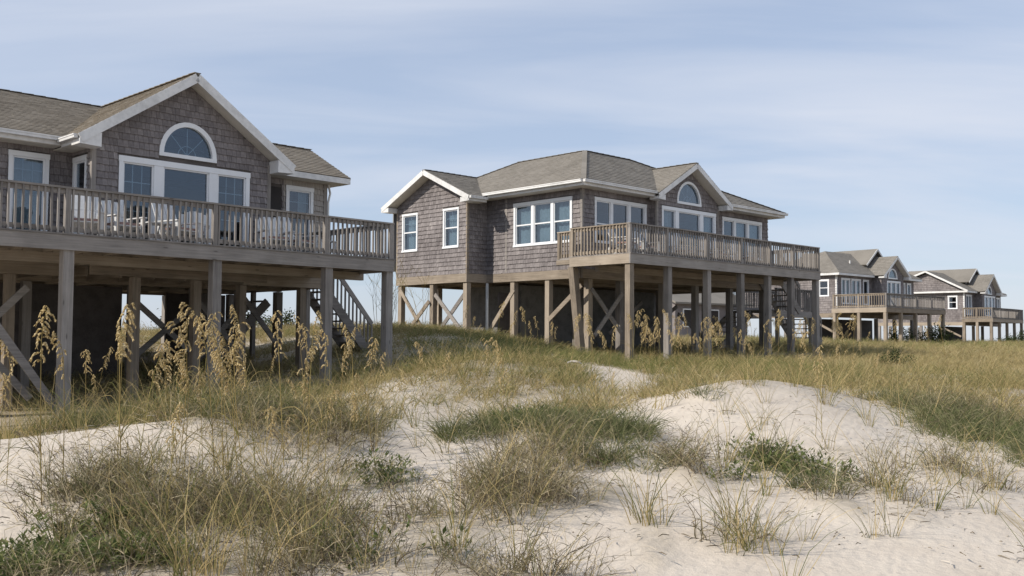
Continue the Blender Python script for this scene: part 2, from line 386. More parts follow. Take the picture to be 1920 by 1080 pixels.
# ------------------------------------------------------------------ mesh helpers
class MB:
    def __init__(s):
        s.v, s.f = [], []
    def quad8(s, p):
        """eight corners: bottom ring p0..p3, top ring p4..p7"""
        o = len(s.v)
        s.v += [tuple(q) for q in p]
        s.f += [(o, o + 3, o + 2, o + 1), (o + 4, o + 5, o + 6, o + 7), (o, o + 1, o + 5, o + 4), (o + 1, o + 2, o + 6, o + 5), (o + 2, o + 3, o + 7, o + 6), (o + 3, o, o + 4, o + 7)]
        return s
    def box(s, x0, x1, y0, y1, z0, z1):
        s.quad8([(x0, y0, z0), (x1, y0, z0), (x1, y1, z0), (x0, y1, z0), (x0, y0, z1), (x1, y0, z1), (x1, y1, z1), (x0, y1, z1)])
        return s
    def bar(s, p, q, w, h, up=(0, 0, 1)):
        p, q = Vector(p), Vector(q)
        d = (q - p).normalized()
        side = d.cross(Vector(up))
        if side.length < 1e-5:
            side = d.cross(Vector((0, 1, 0)))
        side.normalize()
        u2 = side.cross(d)
        a, b = side * (w / 2), u2 * (h / 2)
        s.quad8([p - a - b, p + a - b, q + a - b, q - a - b, p - a + b, p + a + b, q + a + b, q - a + b])
        return s
    def prism(s, loop, off):
        """closed planar loop of 3-D points pushed along off"""
        o = len(s.v); n = len(loop)
        s.v += [tuple(p) for p in loop] + [tuple(Vector(p) + Vector(off)) for p in loop]
        s.f.append(tuple(range(o + n - 1, o - 1, -1)))
        s.f.append(tuple(range(o + n, o + 2 * n)))
        for i in range(n):
            j = (i + 1) % n
            s.f.append((o + i, o + j, o + n + j, o + n + i))
        return s
    def slab(s, loops, off):
        """planar sheet with holes, loops of 3-D points, pushed along off"""
        o = len(s.v)
        flat = [Vector(p) for lp in loops for p in lp]
        tris = tessellate_polygon([[Vector(p) for p in lp] for lp in loops])
        n = len(flat)
        s.v += [tuple(p) for p in flat] + [tuple(p + Vector(off)) for p in flat]
        for a, b, c in tris:
            s.f.append((o + a, o + b, o + c)); s.f.append((o + n + c, o + n + b, o + n + a))
        k = 0
        for lp in loops:
            m = len(lp)
            for i in range(m):
                j = (i + 1) % m
                s.f.append((o + k + i, o + k + j, o + n + k + j, o + n + k + i))
            k += m
        return s
    def tube(s, pts, radii, sides=6):
        o = len(s.v); n = len(pts)
        for i, p in enumerate(pts):
            p = Vector(p)
            d = (Vector(pts[min(i + 1, n - 1)]) - Vector(pts[max(i - 1, 0)])).normalized()
            a = d.orthogonal().normalized(); b2 = d.cross(a)
            for k in range(sides):
                an = 2 * PI * k / sides
                s.v.append(tuple(p + (a * math.cos(an) + b2 * math.sin(an)) * radii[i]))
        for i in range(n - 1):
            for k in range(sides):
                k2 = (k + 1) % sides
                s.f.append((o + i * sides + k, o + i * sides + k2, o + (i + 1) * sides + k2, o + (i + 1) * sides + k))
        s.f.append(tuple(o + k for k in range(sides - 1, -1, -1)))
        s.f.append(tuple(o + (n - 1) * sides + k for k in range(sides)))
        return s
    def mesh(s, name, mat, dz=0.0):
        me = bpy.data.meshes.new(name)
        me.from_pydata([(x, y, z + dz) for x, y, z in s.v], [], s.f)
        me.update()
        if mat:
            me.materials.append(MAT[mat] if isinstance(mat, str) else mat)
        return me

def link(name, me, parent=None, loc=None, **props):
    o = bpy.data.objects.new(name, me)
    COL.objects.link(o)
    if parent is not None:
        o.parent = parent
    if loc is not None:
        o.location = loc
    for k, v in props.items():
        o[k] = v
    return o

def tag(o, label, cat, group=None):
    o['label'] = label
    o['category'] = cat
    if group:
        o['group'] = group
    return o

def copy_tree(o, parent=None):
    c = o.copy()
    COL.objects.link(c)
    c.parent = parent
    for ch in [k for k in o.children]:
        copy_tree(ch, c)
    return c

def scan(loops, t):
    """s-intervals of the even-odd region cut by the line at height t"""
    xs = []
    for lp in loops:
        n = len(lp)
        for i in range(n):
            (s0, t0), (s1, t1) = lp[i], lp[(i + 1) % n]
            if (t0 <= t) != (t1 <= t):
                xs.append(s0 + (t - t0) * (s1 - s0) / (t1 - t0))
    xs.sort()
    return [(xs[i], xs[i + 1]) for i in range(0, len(xs) - 1, 2)]

def courses(loops, t0, t1, expo, wmin, wmax, rnd):
    """shingle pieces: (bottom-left, bottom-right, top-right, top-left, is_square) in the plane"""
    out = []
    t = t0
    while t < t1 - .02:
        tb, tt = t, min(t + expo, t1)
        A = scan(loops, tb + .004); B = scan(loops, tt - .004)
        if len(A) != len(B):
            A = B = scan(loops, (tb + tt) / 2)
        for (a0, b0), (a1, b1) in zip(A, B):
            lo, hi = min(a0, a1), max(b0, b1)
            s = lo - rnd.random() * wmin
            while s < hi:
                w = wmin + rnd.random() * (wmax - wmin)
                e = s + w
                g = .0025
                pb = (min(max(s + g, a0), b0), min(max(e - g, a0), b0))
                pt = (min(max(s + g, a1), b1), min(max(e - g, a1), b1))
                if pb[1] - pb[0] > .012 or pt[1] - pt[0] > .012:
                    sq = abs(pb[0] - pt[0]) < .002 and abs(pb[1] - pt[1]) < .002 and pb[1] - pb[0] > .05
                    j = (rnd.random() - .5) * .014
                    out.append(((pb[0], tb + j), (pb[1], tb + j), (pt[1], tt + .01), (pt[0], tt + .01), sq))
                s = e
        t += expo
    return out

def piece(mb, P, q, n, thick, top):
    """one tapered shingle on the plane P(s,t) with outward normal n"""
    (b0, b1, t1, t0) = q[:4]
    o = len(mb.v)
    for (s, t_), off in ((b0, 0), (b1, 0), (b0, thick), (b1, thick), (t1, top), (t0, top)):
        p = P(s, t_)
        mb.v.append((p[0] + n[0] * off, p[1] + n[1] * off, p[2] + n[2] * off))
    i = o
    mb.f += [(i + 2, i + 3, i + 4, i + 5), (i, i + 1, i + 3, i + 2), (i, i + 2, i + 5), (i + 1, i + 4, i + 3)]

class House:
    def __init__(s, loc, yaw, base):
        s.base = base                               # local height of the ground below the deck floor
        s.root = bpy.data.objects.new('beach_house', None)
        COL.objects.link(s.root)
        s.root.location = (loc[0], loc[1], loc[2] + CZ + base)
        s.root.rotation_euler = (0, 0, PI / 2 - yaw)
        s.dz = -base
        s.loc, s.yaw = loc, yaw
        s.rnd = random.Random(int(loc[0] * 100) + 5)
        s.cache = {}
    def part(s, name, mb, mat, parent=None, **props):
        if name in ('band_beam', 'soffit', 'storage_and_shade_wall', 'landing') and len(mb.v) > 8:      # one board, one object
            for i in range(0, len(mb.v), 8):
                one = MB(); one.quad8(mb.v[i:i + 8])
                o = link(name, one.mesh(name, mat, s.dz), parent or s.root, **props)
            return o
        return link(name, mb.mesh(name, mat, s.dz), parent or s.root, **props)
    def inst(s, name, key, maker, mat, loc, parent=None, rot=None, scale=None):
        k = (key, mat)
        if k not in s.cache:
            s.cache[k] = maker().mesh(name, mat)
        o = link(name, s.cache[k], parent or s.root, (loc[0], loc[1], loc[2] + s.dz))
        if rot:
            o.rotation_euler = rot
        if scale:
            o.scale = scale
        return o
    def world(s, u, v, z=0.0):
        a = PI / 2 - s.yaw
        return (s.loc[0] + u * math.cos(a) - v * math.sin(a), s.loc[1] + u * math.sin(a) + v * math.cos(a), s.loc[2] + CZ + z)
    def ground(s, u, v):
        x, y, z = s.world(u, v)
        return float(ground_z(np.array([x]), np.array([y]))[0]) - z

    # a wall standing on the line o + s*ex, outline and holes in (s, z)
    def wall(s, o, ex, n, outline, holes=(), mat='shingle', expo=.15, pick=0, thick=.12, name='wall'):
        P = lambda a, z: (o[0] + ex[0] * a, o[1] + ex[1] * a, z)
        mb = MB()
        mb.slab([[P(*q) for q in lp] for lp in [outline] + list(holes)], (-n[0] * thick, -n[1] * thick, 0))
        w = s.part(name, mb, 'sheathing')
        z0 = min(q[1] for q in outline); z1 = max(q[1] for q in outline)
        grown = []
        for h in holes:                         # shingles stop at the casing
            cx = sum(q[0] for q in h) / len(h); cz = sum(q[1] for q in h) / len(h)
            grown.append([(q[0] + .05 * (1 if q[0] > cx else -1), q[1] + .05 * (1 if q[1] > cz else -1)) for q in h])
        pcs = courses([outline] + grown, z0, z1, expo, .075, .16, s.rnd)
        n3 = (n[0], n[1], 0)
        rest = MB()
        solo = [q for q in pcs if q[4]]
        s.rnd.shuffle(solo)
        solo = set(map(id, solo[:pick]))
        yaw = math.atan2(ex[1], ex[0])
        flip = (ex[0] * n[1] - ex[1] * n[0]) < 0     # outward is to the right of ex
        for q in pcs:
            if id(q) in solo:
                wd = q[1][0] - q[0][0]; ht = q[2][1] - q[0][1]
                def unit():
                    m = MB()
                    sg = -1 if flip else 1
                    piece(m, lambda a, z: (a, 0, z), ((0, 0), (1, 0), (1, 1), (0, 1)), (0, sg, 0), .034, .006)
                    return m
                c = P(q[0][0], q[0][1])
                s.inst('shingle', ('shingle', flip), unit, mat, c, w, (0, 0, yaw), (wd, 1, ht))
            else:
                piece(rest, P, q, n3, .030 + s.rnd.random() * .008, .005)
        s.part('shingle_course', rest, mat, w, kind='stuff')
        return w

    def window(s, o, ex, n, s0, s1, z0, z1, mull=(), sash=(), muntin=(), curtain=(), case=.085, head=.11, parent=None):
        """casing, mullions, sash rails, panes; mull: [(centre, width)], sash: z of meeting rails per light or None"""
        n3 = Vector((n[0], n[1], 0)); e3 = Vector((ex[0], ex[1], 0))
        O = Vector((o[0], o[1], 0))
        def blk(mb, a0, a1, b0, b1, i, k):
            mb.quad8([O + e3 * a0 + n3 * i + Vector((0, 0, b0)), O + e3 * a1 + n3 * i + Vector((0, 0, b0)), O + e3 * a1 + n3 * k + Vector((0, 0, b0)), O + e3 * a0 + n3 * k + Vector((0, 0, b0)),
                      O + e3 * a0 + n3 * i + Vector((0, 0, b1)), O + e3 * a1 + n3 * i + Vector((0, 0, b1)), O + e3 * a1 + n3 * k + Vector((0, 0, b1)), O + e3 * a0 + n3 * k + Vector((0, 0, b1))])
        mb = MB()
        blk(mb, s0, s0 + case, z0 + .06, z1 - head, -.10, .034)
        blk(mb, s1 - case, s1, z0 + .06, z1 - head, -.10, .034)
        blk(mb, s0 - .012, s1 + .012, z1 - head, z1, -.10, .040)
        blk(mb, s0 - .012, s1 + .012, z0, z0 + .06, -.10, .050)
        edges = [s0 + case]
        for c, w in mull:
            blk(mb, c - w / 2, c + w / 2, z0 + .06, z1 - head, -.095, .030)
            edges += [c - w / 2, c + w / 2]
        edges.append(s1 - case)
        fr = s.part('window', mb, 'vinyl', parent)
        for k in range(0, len(edges), 2):
            a, b = edges[k], edges[k + 1]
            zs = sash[k // 2] if k // 2 < len(sash) else None
            st = MB()                                # slim sash frame set back in the opening
            f = .035
            blk(st, a, a + f, z0 + .06, z1 - head, -.07, .002); blk(st, b - f, b, z0 + .06, z1 - head, -.07, .002)
            blk(st, a + f, b - f, z1 - head - f, z1 - head, -.07, .001); blk(st, a + f, b - f, z0 + .06, z0 + .06 + f, -.07, .001)
            if zs:
                blk(st, a + f, b - f, zs - .022, zs + .022, -.075, .006)
            s.part('sash', st, 'vinyl', fr)
            spans = [(z0 + .06 + f, zs - .022), (zs + .022, z1 - head - f)] if zs else [(z0 + .06 + f, z1 - head - f)]
            for i, (p0, p1) in enumerate(spans):
                pn = MB()
                blk(pn, a + f, b - f, p0, p1, -.045 + .02 * i, -.040 + .02 * i)
                s.part('pane', pn, 'glass', fr)
            mm = muntin[k // 2] if k // 2 < len(muntin) else None
            if mm:
                mt = MB()
                for zz in mm[1]:
                    blk(mt, a + f, b - f, zz - .009, zz + .009, -.062, -.050)
                for c in range(1, mm[0]):
                    x = a + f + (b - a - 2 * f) * c / mm[0]
                    blk(mt, x - .008, x + .008, spans[0][0], spans[-1][1], -.064, -.052)
                s.part('muntin', mt, 'vinyl', fr)
            cc = curtain[k // 2] if k // 2 < len(curtain) else 0
            if cc:
                cu = MB()
                nf = max(4, int((b - a) / .06))
                c0, c1 = (a, b) if cc == 1 else ((a, a + (b - a) * .4) if cc == 2 else (b - (b - a) * .4, b))
                pts = []
                for i in range(nf + 1):
                    pts.append(O + e3 * (c0 + (c1 - c0) * i / nf) + n3 * (-.16 + .02 * math.sin(i * 2.1)))
                oo = len(cu.v)
                for p in pts:
                    cu.v.append((p.x, p.y, z0 + .02)); cu.v.append((p.x, p.y, z1 - .03))
                for i in range(nf):
                    cu.f.append((oo + 2 * i, oo + 2 * i + 2, oo + 2 * i + 3, oo + 2 * i + 1))
                s.part('curtain', cu, 'curtain', fr)
        return fr

    def arch_window(s, cx, y, zb, hw, ht, n=18, cw=.11):
        """half-round fanlight in a wall facing -y"""
        def arc(rx, rz, z):
            return [(cx + rx * math.cos(PI * k / n), z + rz * math.sin(PI * k / n)) for k in range(n + 1)]
        outer = arc(hw, ht, zb + .04); inner = arc(hw - cw, ht - cw, zb + .04)
        mb = MB()
        for k in range(n):
            (a, b), (c, d) = outer[k], outer[k + 1]
            (e, f), (g, h) = inner[k], inner[k + 1]
            mb.quad8([(a, y + .09, b), (c, y + .09, d), (g, y + .09, h), (e, y + .09, f), (a, y - .038, b), (c, y - .038, d), (g, y - .038, h), (e, y - .038, f)])
        mb.box(cx - hw, cx + hw, y - .045, y + .09, zb - .04, zb + .045)
        fr = s.part('arched_window', mb, 'vinyl')
        pn = MB().prism([(p[0], y + .035, p[1]) for p in arc(hw - cw, ht - cw, zb + .045)], (0, .005, 0))
        s.part('pane', pn, 'glass', fr)
        mt = MB()
        for a in (PI / 4, PI / 2, 3 * PI / 4):
            mt.bar((cx, y + .055, zb + .05), (cx + (hw - cw) * math.cos(a), y + .055, zb + .05 + (ht - cw) * math.sin(a)), .012, .018, (0, 1, 0))
        for k in range(9):
            a0, a1 = PI * k / 9, PI * (k + 1) / 9
            mt.bar((cx + .22 * math.cos(a0), y + .055, zb + .05 + .22 * math.sin(a0)), (cx + .22 * math.cos(a1), y + .055, zb + .05 + .22 * math.sin(a1)), .012, .016, (0, 1, 0))
        s.part('muntin', mt, 'vinyl', fr)
        return fr

    def arch_loop(s, cx, zb, hw, ht, n=18):
        return [(cx + (hw - .04) * math.cos(PI * k / n), zb + (ht - .04) * math.sin(PI * k / n)) for k in range(n + 1)]

    def roof(s, planes, mat='roof', expo=.145, skip=()):
        """planes: lists of 3-D points, the first edge being the eave"""
        mb, sh = MB(), MB()
        for i, pl in enumerate(planes):
            p = [Vector(q) for q in pl]
            e = (p[1] - p[0]).normalized()
            n = Vector((0, 0, 0))
            for k in range(1, len(p) - 1):
                n += (p[k] - p[0]).cross(p[k + 1] - p[0])
            n.normalize()
            if n.z < 0:
                n = -n
            up = n.cross(e)
            if up.z < 0:
                up = -up
            mb.prism(pl, tuple(-n * .07))
            if i in skip:
                continue
            lp = [((q - p[0]).dot(e), (q - p[0]).dot(up)) for q in p]
            pcs = courses([lp], -.03, max(q[1] for q in lp), expo, .13, .26, s.rnd)
            P = lambda a, t_: tuple(p[0] + e * a + up * t_)
            for q in pcs:
                piece(sh, P, q, n, .016 + s.rnd.random() * .008, .006)
        r = s.part('roof', mb, mat)
        s.part('roof_shingles', sh, mat, r, kind='stuff')
        s.roof_obj = r
        return r

    def cap(s, a, b, mat='roof'):
        """overlapping cap shingles along a ridge or hip"""
        a, b = Vector(a), Vector(b)
        L = (b - a).length
        k = max(2, int(L / .28)); mb = MB()
        for i in range(k):
            p = a + (b - a) * (i / k); q = a + (b - a) * (min(i + 1.08, k) / k)
            mb.bar(p + Vector((0, 0, .006)), q + Vector((0, 0, .018)), .17, .014)
        s.part('ridge_cap', mb, mat, s.roof_obj)

    def fascia(s, a, b, h=.17, w=.03, dz=-.10, mat='white', name='fascia_board'):
        mb = MB().bar((a[0], a[1], a[2] + dz), (b[0], b[1], b[2] + dz), w, h)
        return s.part(name, mb, mat)

    def gutter(s, a, b, out):
        a = Vector(a) + Vector((*out, 0)) * .065; b = Vector(b) + Vector((*out, 0)) * .065
        mb = MB()
        mb.bar(a + Vector((0, 0, -.075)), b + Vector((0, 0, -.075)), .09, .085)
        mb.bar(a + Vector((*out, 0)) * .047 + Vector((0, 0, -.045)), b + Vector((*out, 0)) * .047 + Vector((0, 0, -.045)), .018, .03)
        return s.part('gutter', mb, 'white')

    def railing(s, p0, p1, inward, posts, z=0.0, mat='grey', spacing=.128, post=.1, ends=(0, 0), height=.92):
        p0, p1 = Vector((*p0, 0)), Vector((*p1, 0))
        d = (p1 - p0); L = d.length; d.normalize()
        inn = Vector((*inward, 0))
        ax = 'x' if abs(d.x) > abs(d.y) else 'y'
        Z = lambda q: Vector((0, 0, z + q))
        k = height / .92
        mb = MB()
        c = inn * .07
        sag = lambda: (s.rnd.random() - .5) * .012
        nseg = max(1, int(L / 2.4)); hs = [sag() for _ in range(nseg + 1)]
        for i in range(nseg):
            a = p0 + d * (L * i / nseg) + c; b = p0 + d * (L * (i + 1) / nseg - .004) + c
            mb.bar(a + Z(.901 * k + hs[i]), b + Z(.901 * k + hs[i + 1]), .14, .038)
            mb.bar(a + Z(.832 * k + hs[i]), b + Z(.832 * k + hs[i + 1]), .038, .092)
            mb.bar(a + Z(.115 + hs[i]), b + Z(.115 + hs[i + 1]), .038, .09)
        r = s.part('railing', mb, mat + '_' + ax)
        for q in posts:
            pp = p0 + d * q + inn * .062
            s.inst('railing_post', ('rpost', post), lambda: MB().box(-post / 2, post / 2, -post / 2, post / 2, -.0, .885), mat + '_z', (pp.x, pp.y, z + .004), r, (0, 0, s.rnd.uniform(-.03, .03)), (1, 1, k))
        q = spacing * .5
        while q < L:
            if all(abs(q - w) > post * .5 + .02 for w in posts):
                pp = p0 + d * (q + s.rnd.uniform(-.008, .008)) + inn * .03
                low = -.11 if s.rnd.random() < .05 else 0
                s.inst('baluster', ('bal', ax), lambda: MB().box(-.018, .018, -.018, .018, 0, .84), mat + '_z', (pp.x, pp.y, z + .035 + low * .6), r,
                       (s.rnd.gauss(0, .006), s.rnd.gauss(0, .006), s.rnd.uniform(-.08, .08)), (1, 1, k))
            q += spacing
        return r

    def piling(s, u, v, top, size=.19, mat='grey_z', lean=(0, 0)):
        g = s.ground(u, v) - .5
        mb = MB()
        h = size / 2
        pts = []
        for (zz, f, k) in ((g, 0, 1.03), (top, 1, 1)):
            for a, b in ((-1, -1), (1, -1), (1, 1), (-1, 1)):
                pts.append((u + a * h * k + lean[0] * (1 - f), v + b * h * k + lean[1] * (1 - f), zz))
        mb.quad8(pts)
        return s.part('piling', mb, mat)

    def brace(s, a, b, w=.045, h=.145, mat='grey_x', up=(0, 0, 1)):
        return s.part('brace', MB().bar(a, b, w, h, up), mat)

    def deck(s, u0, u1, v0, v1, mat='grey', left=True, right=True, front=True, notch=None):
        mb = MB()
        if front:
            s.part('rim_board', MB().box(u0, u1, v0, v0 + .045, -.285, 0), mat + '_x')
        if left:
            s.part('rim_board', MB().box(u0 - .001, u0 + .044, v0 + .046, v1, -.285, 0), ('tan' if mat == 'grey' else mat) + '_y')  # left rim beside grey boards takes tan: sunlit tone put into colour
        if right:
            s.part('rim_board', MB().box(u1 - .044, u1 + .001, v0 + .046, v1, -.285, 0), mat + '_y')
        y = v0 - .02
        while y < v1 - .02:
            s.inst('deck_board', ('board', round(u1 - u0, 2)), lambda: MB().box(0, u1 - u0, 0, .138, 0, .03), 'grey_x', (u0, y, .003))
            y += .144
        x = u0 + .3
        while x < u1 - .1:
            s.inst('joist', ('joist', round(v1 - v0, 2)), lambda: MB().box(-.02, .02, 0, v1 - v0 - .06, -.235, 0), 'tan_y', (x, v0 + .05, -.003))
            x += .61

    def stairs(s, u0, z0, u1, z1, v0, v1, mat='grey', rail=True, parent=None, side=None):
        """flight along u from the high end (u0, z0) to the low end (u1, z1)"""
        mb = MB()
        for v in (v0, v1):
            mb.bar((u0, v, z0 - .12), (u1, v, z1 - .12), .05, .26)
        st = s.part('stairs', mb, mat + '_x', parent)
        n = max(2, int(abs(z0 - z1) / .19))
        for i in range(n):
            f = (i + .5) / n
            u = u0 + (u1 - u0) * f; z = z0 + (z1 - z0) * f
            s.part('tread', MB().box(u - .13, u + .13, v0 + .026, v1 - .026, z - .02, z + .02), mat + '_y', st)
        if rail:
            for v in (v0, v1) if side is None else (side,):
                s.part('handrail', MB().bar((u0, v, z0 + .86), (u1, v, z1 + .86), .05, .13), mat + '_x', st)
                m = int(abs(u1 - u0) / .13)
                for i in range(m + 1):
                    f = i / m
                    u = u0 + (u1 - u0) * f; z = z0 + (z1 - z0) * f
                    s.part('baluster', MB().box(u - .02, u + .02, v - .02, v + .02, z - .02, z + .84), mat + '_z', st)
        return st

def cut(s0, s1, z0, z1):
    return [(s0 + .03, z0 + .03), (s1 - .03, z0 + .03), (s1 - .03, z1 - .03), (s0 + .03, z1 - .03)]

# ------------------------------------------------------------------ the houses
FX, FN = (1, 0), (0, -1)                 # walls that face the beach: along +u, outward -v
LX, LN = (0, 1), (-1, 0)                 # walls that face left: along +v, outward -u
RN = (1, 0)

def gable_roof_trim(H, u0, u1, uc, ze, zp, v0, vw, ret=.42, drop=.24, rake_h=.20):
    """white rake boards, sloping soffits and boxed eave returns of a gable that faces the beach"""
    for a in (u0, u1):
        sg = 1 if a < uc else -1
        H.fascia((a, v0 - .016, ze - .02), (uc, v0 - .016, zp - .02), rake_h, .032, -.085)
        sl = (zp - ze) / (uc - a)
        so = MB().quad8([(a, v0, ze - .20), (uc, v0, zp - .20), (uc, vw, zp - .20), (a, vw, ze - .20), (a, v0, ze - .165), (uc, v0, zp - .165), (uc, vw, zp - .165), (a, vw, ze - .165)])
        H.part('soffit', so, 'soffit')
        b = a + sg * ret
        rz = ze + sl * (b - a)
        H.part('eave_return', MB().prism([(a - sg * .02, v0 - .02, ze - drop + .02), (b, v0 - .02, ze - drop), (b, v0 - .02, rz - .24), (a - sg * .02, v0 - .02, ze - .11)], (0, vw - v0 + .02, 0)), 'white')

def room(H, u0, u1, v0, v1, zt=2.40):
    """plain plaster shell inside so that the glass has a dim room behind it"""
    mb = MB()
    mb.box(u0, u1, v0, v1, zt, zt + .02)
    mb.box(u0, u1, v0 + 4.2, v0 + 4.25, .0, zt - .002)
    H.part('ceiling', mb, 'interior')
    H.part('floor', MB().box(u0, u1, v0, v1, -.30, -.24), 'tan_x')

# ---------------- the near house on the left
H1 = House((-2.892, 24.454, 1.933), 0.77009413, -3.4)
tag(H1.root, 'large shingled beach house at the left with a wide gable, raised on grey pilings', 'house', 'stilt beach houses along the dune')
A, B, G, V = -6.42, -2.05, 2.45, 3.55
UC = -4.235
gw = [(A, -.27), (B, -.27), (B, 2.497), (UC, 3.975), (A, 2.497)]
H1.wall((0, G), FX, FN, gw, [cut(-5.86, -2.59, .12, 2.11), H1.arch_loop(-4.215, 2.27, .72, .78)], pick=300, expo=.152)
H1.window((0, G), FX, FN, -5.86, -2.59, .12, 2.11, mull=[(-4.93, .23), (-3.56, .23)], sash=(), muntin=[(3, (1.55, .9)), None, (3, (1.55, .9))], head=.13, case=.10)
H1.arch_window(-4.215, G, 2.27, .72, .78)
H1.wall((0, V), FX, FN, [(-9.6, -.27), (A, -.27), (A, 2.4), (-9.6, 2.4)], [cut(-7.79, -6.94, .3, 2.1)])
H1.window((0, V), FX, FN, -7.79, -6.94, .3, 2.1, sash=(1.3,), muntin=[(3, (1.72,))], curtain=(1,))
H1.wall((A, 0), LX, LN, [(G, -.27), (V, -.27), (V, 2.4), (G, 2.4)], [cut(2.74, 3.46, .3, 2.08)])
H1.window((A, 0), LX, LN, 2.74, 3.46, .3, 2.08, sash=(1.3,))
H1.wall((B, 0), (0, 1), RN, [(G, -.27), (V, -.27), (V, 2.4), (G, 2.4)])
H1.wall((0, V), FX, FN, [(B, -.27), (-.90, -.27), (-.90, 2.4), (B, 2.4)], [cut(-1.86, -.98, .03, 2.06)], mat='shingle')
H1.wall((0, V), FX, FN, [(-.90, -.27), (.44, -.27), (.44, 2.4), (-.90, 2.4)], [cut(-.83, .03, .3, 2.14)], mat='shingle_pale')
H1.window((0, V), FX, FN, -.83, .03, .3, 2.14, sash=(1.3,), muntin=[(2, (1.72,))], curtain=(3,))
d = H1.part('shade_panel', MB().box(-1.85, -.99, V - .03, V + .02, .035, 2.05), 'dark_fill')  # dark panel, rail and handle added where shingle rows only lie in shadow
H1.part('shade_panel_rail', MB().box(-1.84, -1.0, V - .038, V - .031, 1.0, 1.09), 'grey_x', d)
H1.part('shade_panel_handle', MB().box(-1.09, -1.05, V - .07, V - .031, .95, 1.12), 'metal', d)
H1.wall((.44, 0), (0, 1), RN, [(V, -.27), (6.3, -.27), (6.3, 2.3), (4.95, 3.30), (V, 2.3)])
H1.wall((.44, 0), (0, 1), RN, [(6.302, -.27), (10.7, -.27), (10.7, 2.4), (6.302, 2.4)])
H1.wall((-9.6, 0), LX, LN, [(V, -.27), (10.7, -.27), (10.7, 2.4), (7.15, 3.95), (V, 2.4)])
H1.wall((0, 10.7), (1, 0), (0, 1), [(-9.6, -.27), (.44, -.27), (.44, 2.4), (-9.6, 2.4)])
room(H1, -9.45, .30, 3.7, 10.55, 2.42)
H1.part('ceiling', MB().box(-5.3, -3.15, 2.6, 3.69, 3.02, 3.04).box(-5.3, -3.15, 3.70, 3.72, 2.45, 3.0), 'interior')
for x in (A, B):
    H1.part('corner_board', MB().box(x - .05, x + .05, G - .035, G + .06, -.27, 2.36), 'grey_z')
H1.part('corner_board', MB().box(.36, .475, V - .04, V + .06, -.27, 2.38), 'grey_z')
# roofs
H1.roof([
    [(-10.1, 3.08, 2.44), (-2.0, 3.08, 2.44), (-4.2, 7.15, 4.2), (-10.1, 7.15, 4.2)],
    [(-2.0, 11.22, 2.44), (-10.1, 11.22, 2.44), (-10.1, 7.15, 4.2), (-4.2, 7.15, 4.2)],
    [(-2.0, 3.08, 2.44), (-2.0, 11.22, 2.44), (-4.2, 7.15, 4.2)],
    [(-6.88, 2.99, 2.395), (-6.88, 2.03, 2.395), (-4.235, 2.03, 4.19), (-4.235, 7.15, 4.19)],
    [(-1.59, 2.03, 2.395), (-1.59, 2.99, 2.395), (-4.235, 7.15, 4.19), (-4.235, 2.03, 4.19)],
    [(-3.2, 3.04, 2.465), (.88, 3.04, 2.465), (.88, 4.95, 3.485), (-3.2, 4.95, 3.485)],
    [(.88, 6.86, 2.465), (-3.2, 6.86, 2.465), (-3.2, 4.95, 3.485), (.88, 4.95, 3.485)],
    [(.88, 6.87, 2.47), (.88, 11.1, 2.47), (-1.9, 11.1, 2.6), (-1.9, 6.87, 2.6)],
], 'roof')
H1.cap((-10.1, 7.15, 4.2), (-4.3, 7.15, 4.2)); H1.cap((-4.235, 2.03, 4.19), (-4.235, 7.1, 4.19)); H1.cap((-2.6, 4.95, 3.485), (.88, 4.95, 3.485))
gable_roof_trim(H1, -6.88, -1.59, UC, 2.395, 4.19, 2.05, G, .45)
H1.fascia((-10.1, 3.07, 2.44), (-6.84, 3.07, 2.44)); H1.gutter((-10.1, 3.055, 2.46), (-6.84, 3.055, 2.46), (0, -1))
H1.fascia((-6.87, 2.06, 2.395), (-6.87, 3.03, 2.395)); H1.gutter((-6.885, 2.10, 2.41), (-6.885, 3.0, 2.41), (-1, 0))
H1.fascia((-1.60, 2.06, 2.395), (-1.60, 3.03, 2.395))
H1.fascia((-1.62, 3.03, 2.465), (.88, 3.03, 2.465), .15)
H1.fascia((.87, 3.04, 2.465), (.87, 4.95, 3.485), .16)
H1.part('soffit', MB().box(-10.1, -6.86, 3.08, 3.55, 2.245, 2.262).box(-6.86, -6.43, 2.06, 3.54, 2.205, 2.222).box(-2.04, -1.61, 2.46, 3.54, 2.205, 2.222), 'soffit')
H1.part('soffit', MB().box(-1.60, .87, 3.045, 3.545, 2.29, 2.307).box(.45, .865, 3.55, 6.6, 2.292, 2.309), 'soffit')
H1.part('downspout', MB().tube([(.50, 3.50, 2.28), (.53, 3.46, 2.05), (.50, 3.50, 1.80), (.50, 3.50, -.1)], [.03] * 4, 8), 'white')
# band beams and floor framing
H1.part('band_beam', MB().box(-9.62, A - .001, V - .03, V + .05, -.57, -.275).box(A, B, G - .03, G + .05, -.57, -.275).box(B + .001, .46, V - .03, V + .05, -.57, -.275), 'tan_x')
H1.part('band_beam', MB().box(.40, .465, V + .051, 10.7, -.57, -.275).box(-9.62, -9.55, V + .051, 10.7, -.57, -.275), 'tan_y')
for v in (5.6, 8.2, 10.6):
    H1.part('girder', MB().box(-9.5, .38, v - .07, v + .07, -.60, -.305), 'tan_x')
for u in np.arange(-9.2, .3, .8):
    H1.part('floor_joist', MB().box(u - .02, u + .02, V + .06, 10.5, -.54, -.302), 'tan_y')
H1.part('girder', MB().box(-9.5, .1, 1.35, 1.47, -.44, -.242), 'tan_x')
H1.deck(-13.0, 0.0, 0.0, 2.40)
H1.deck(-13.0, A - .08, 2.42, 3.50, front=False, right=False, left=False)
H1.deck(B + .08, 0.0, 2.42, 3.50, front=False, left=False)
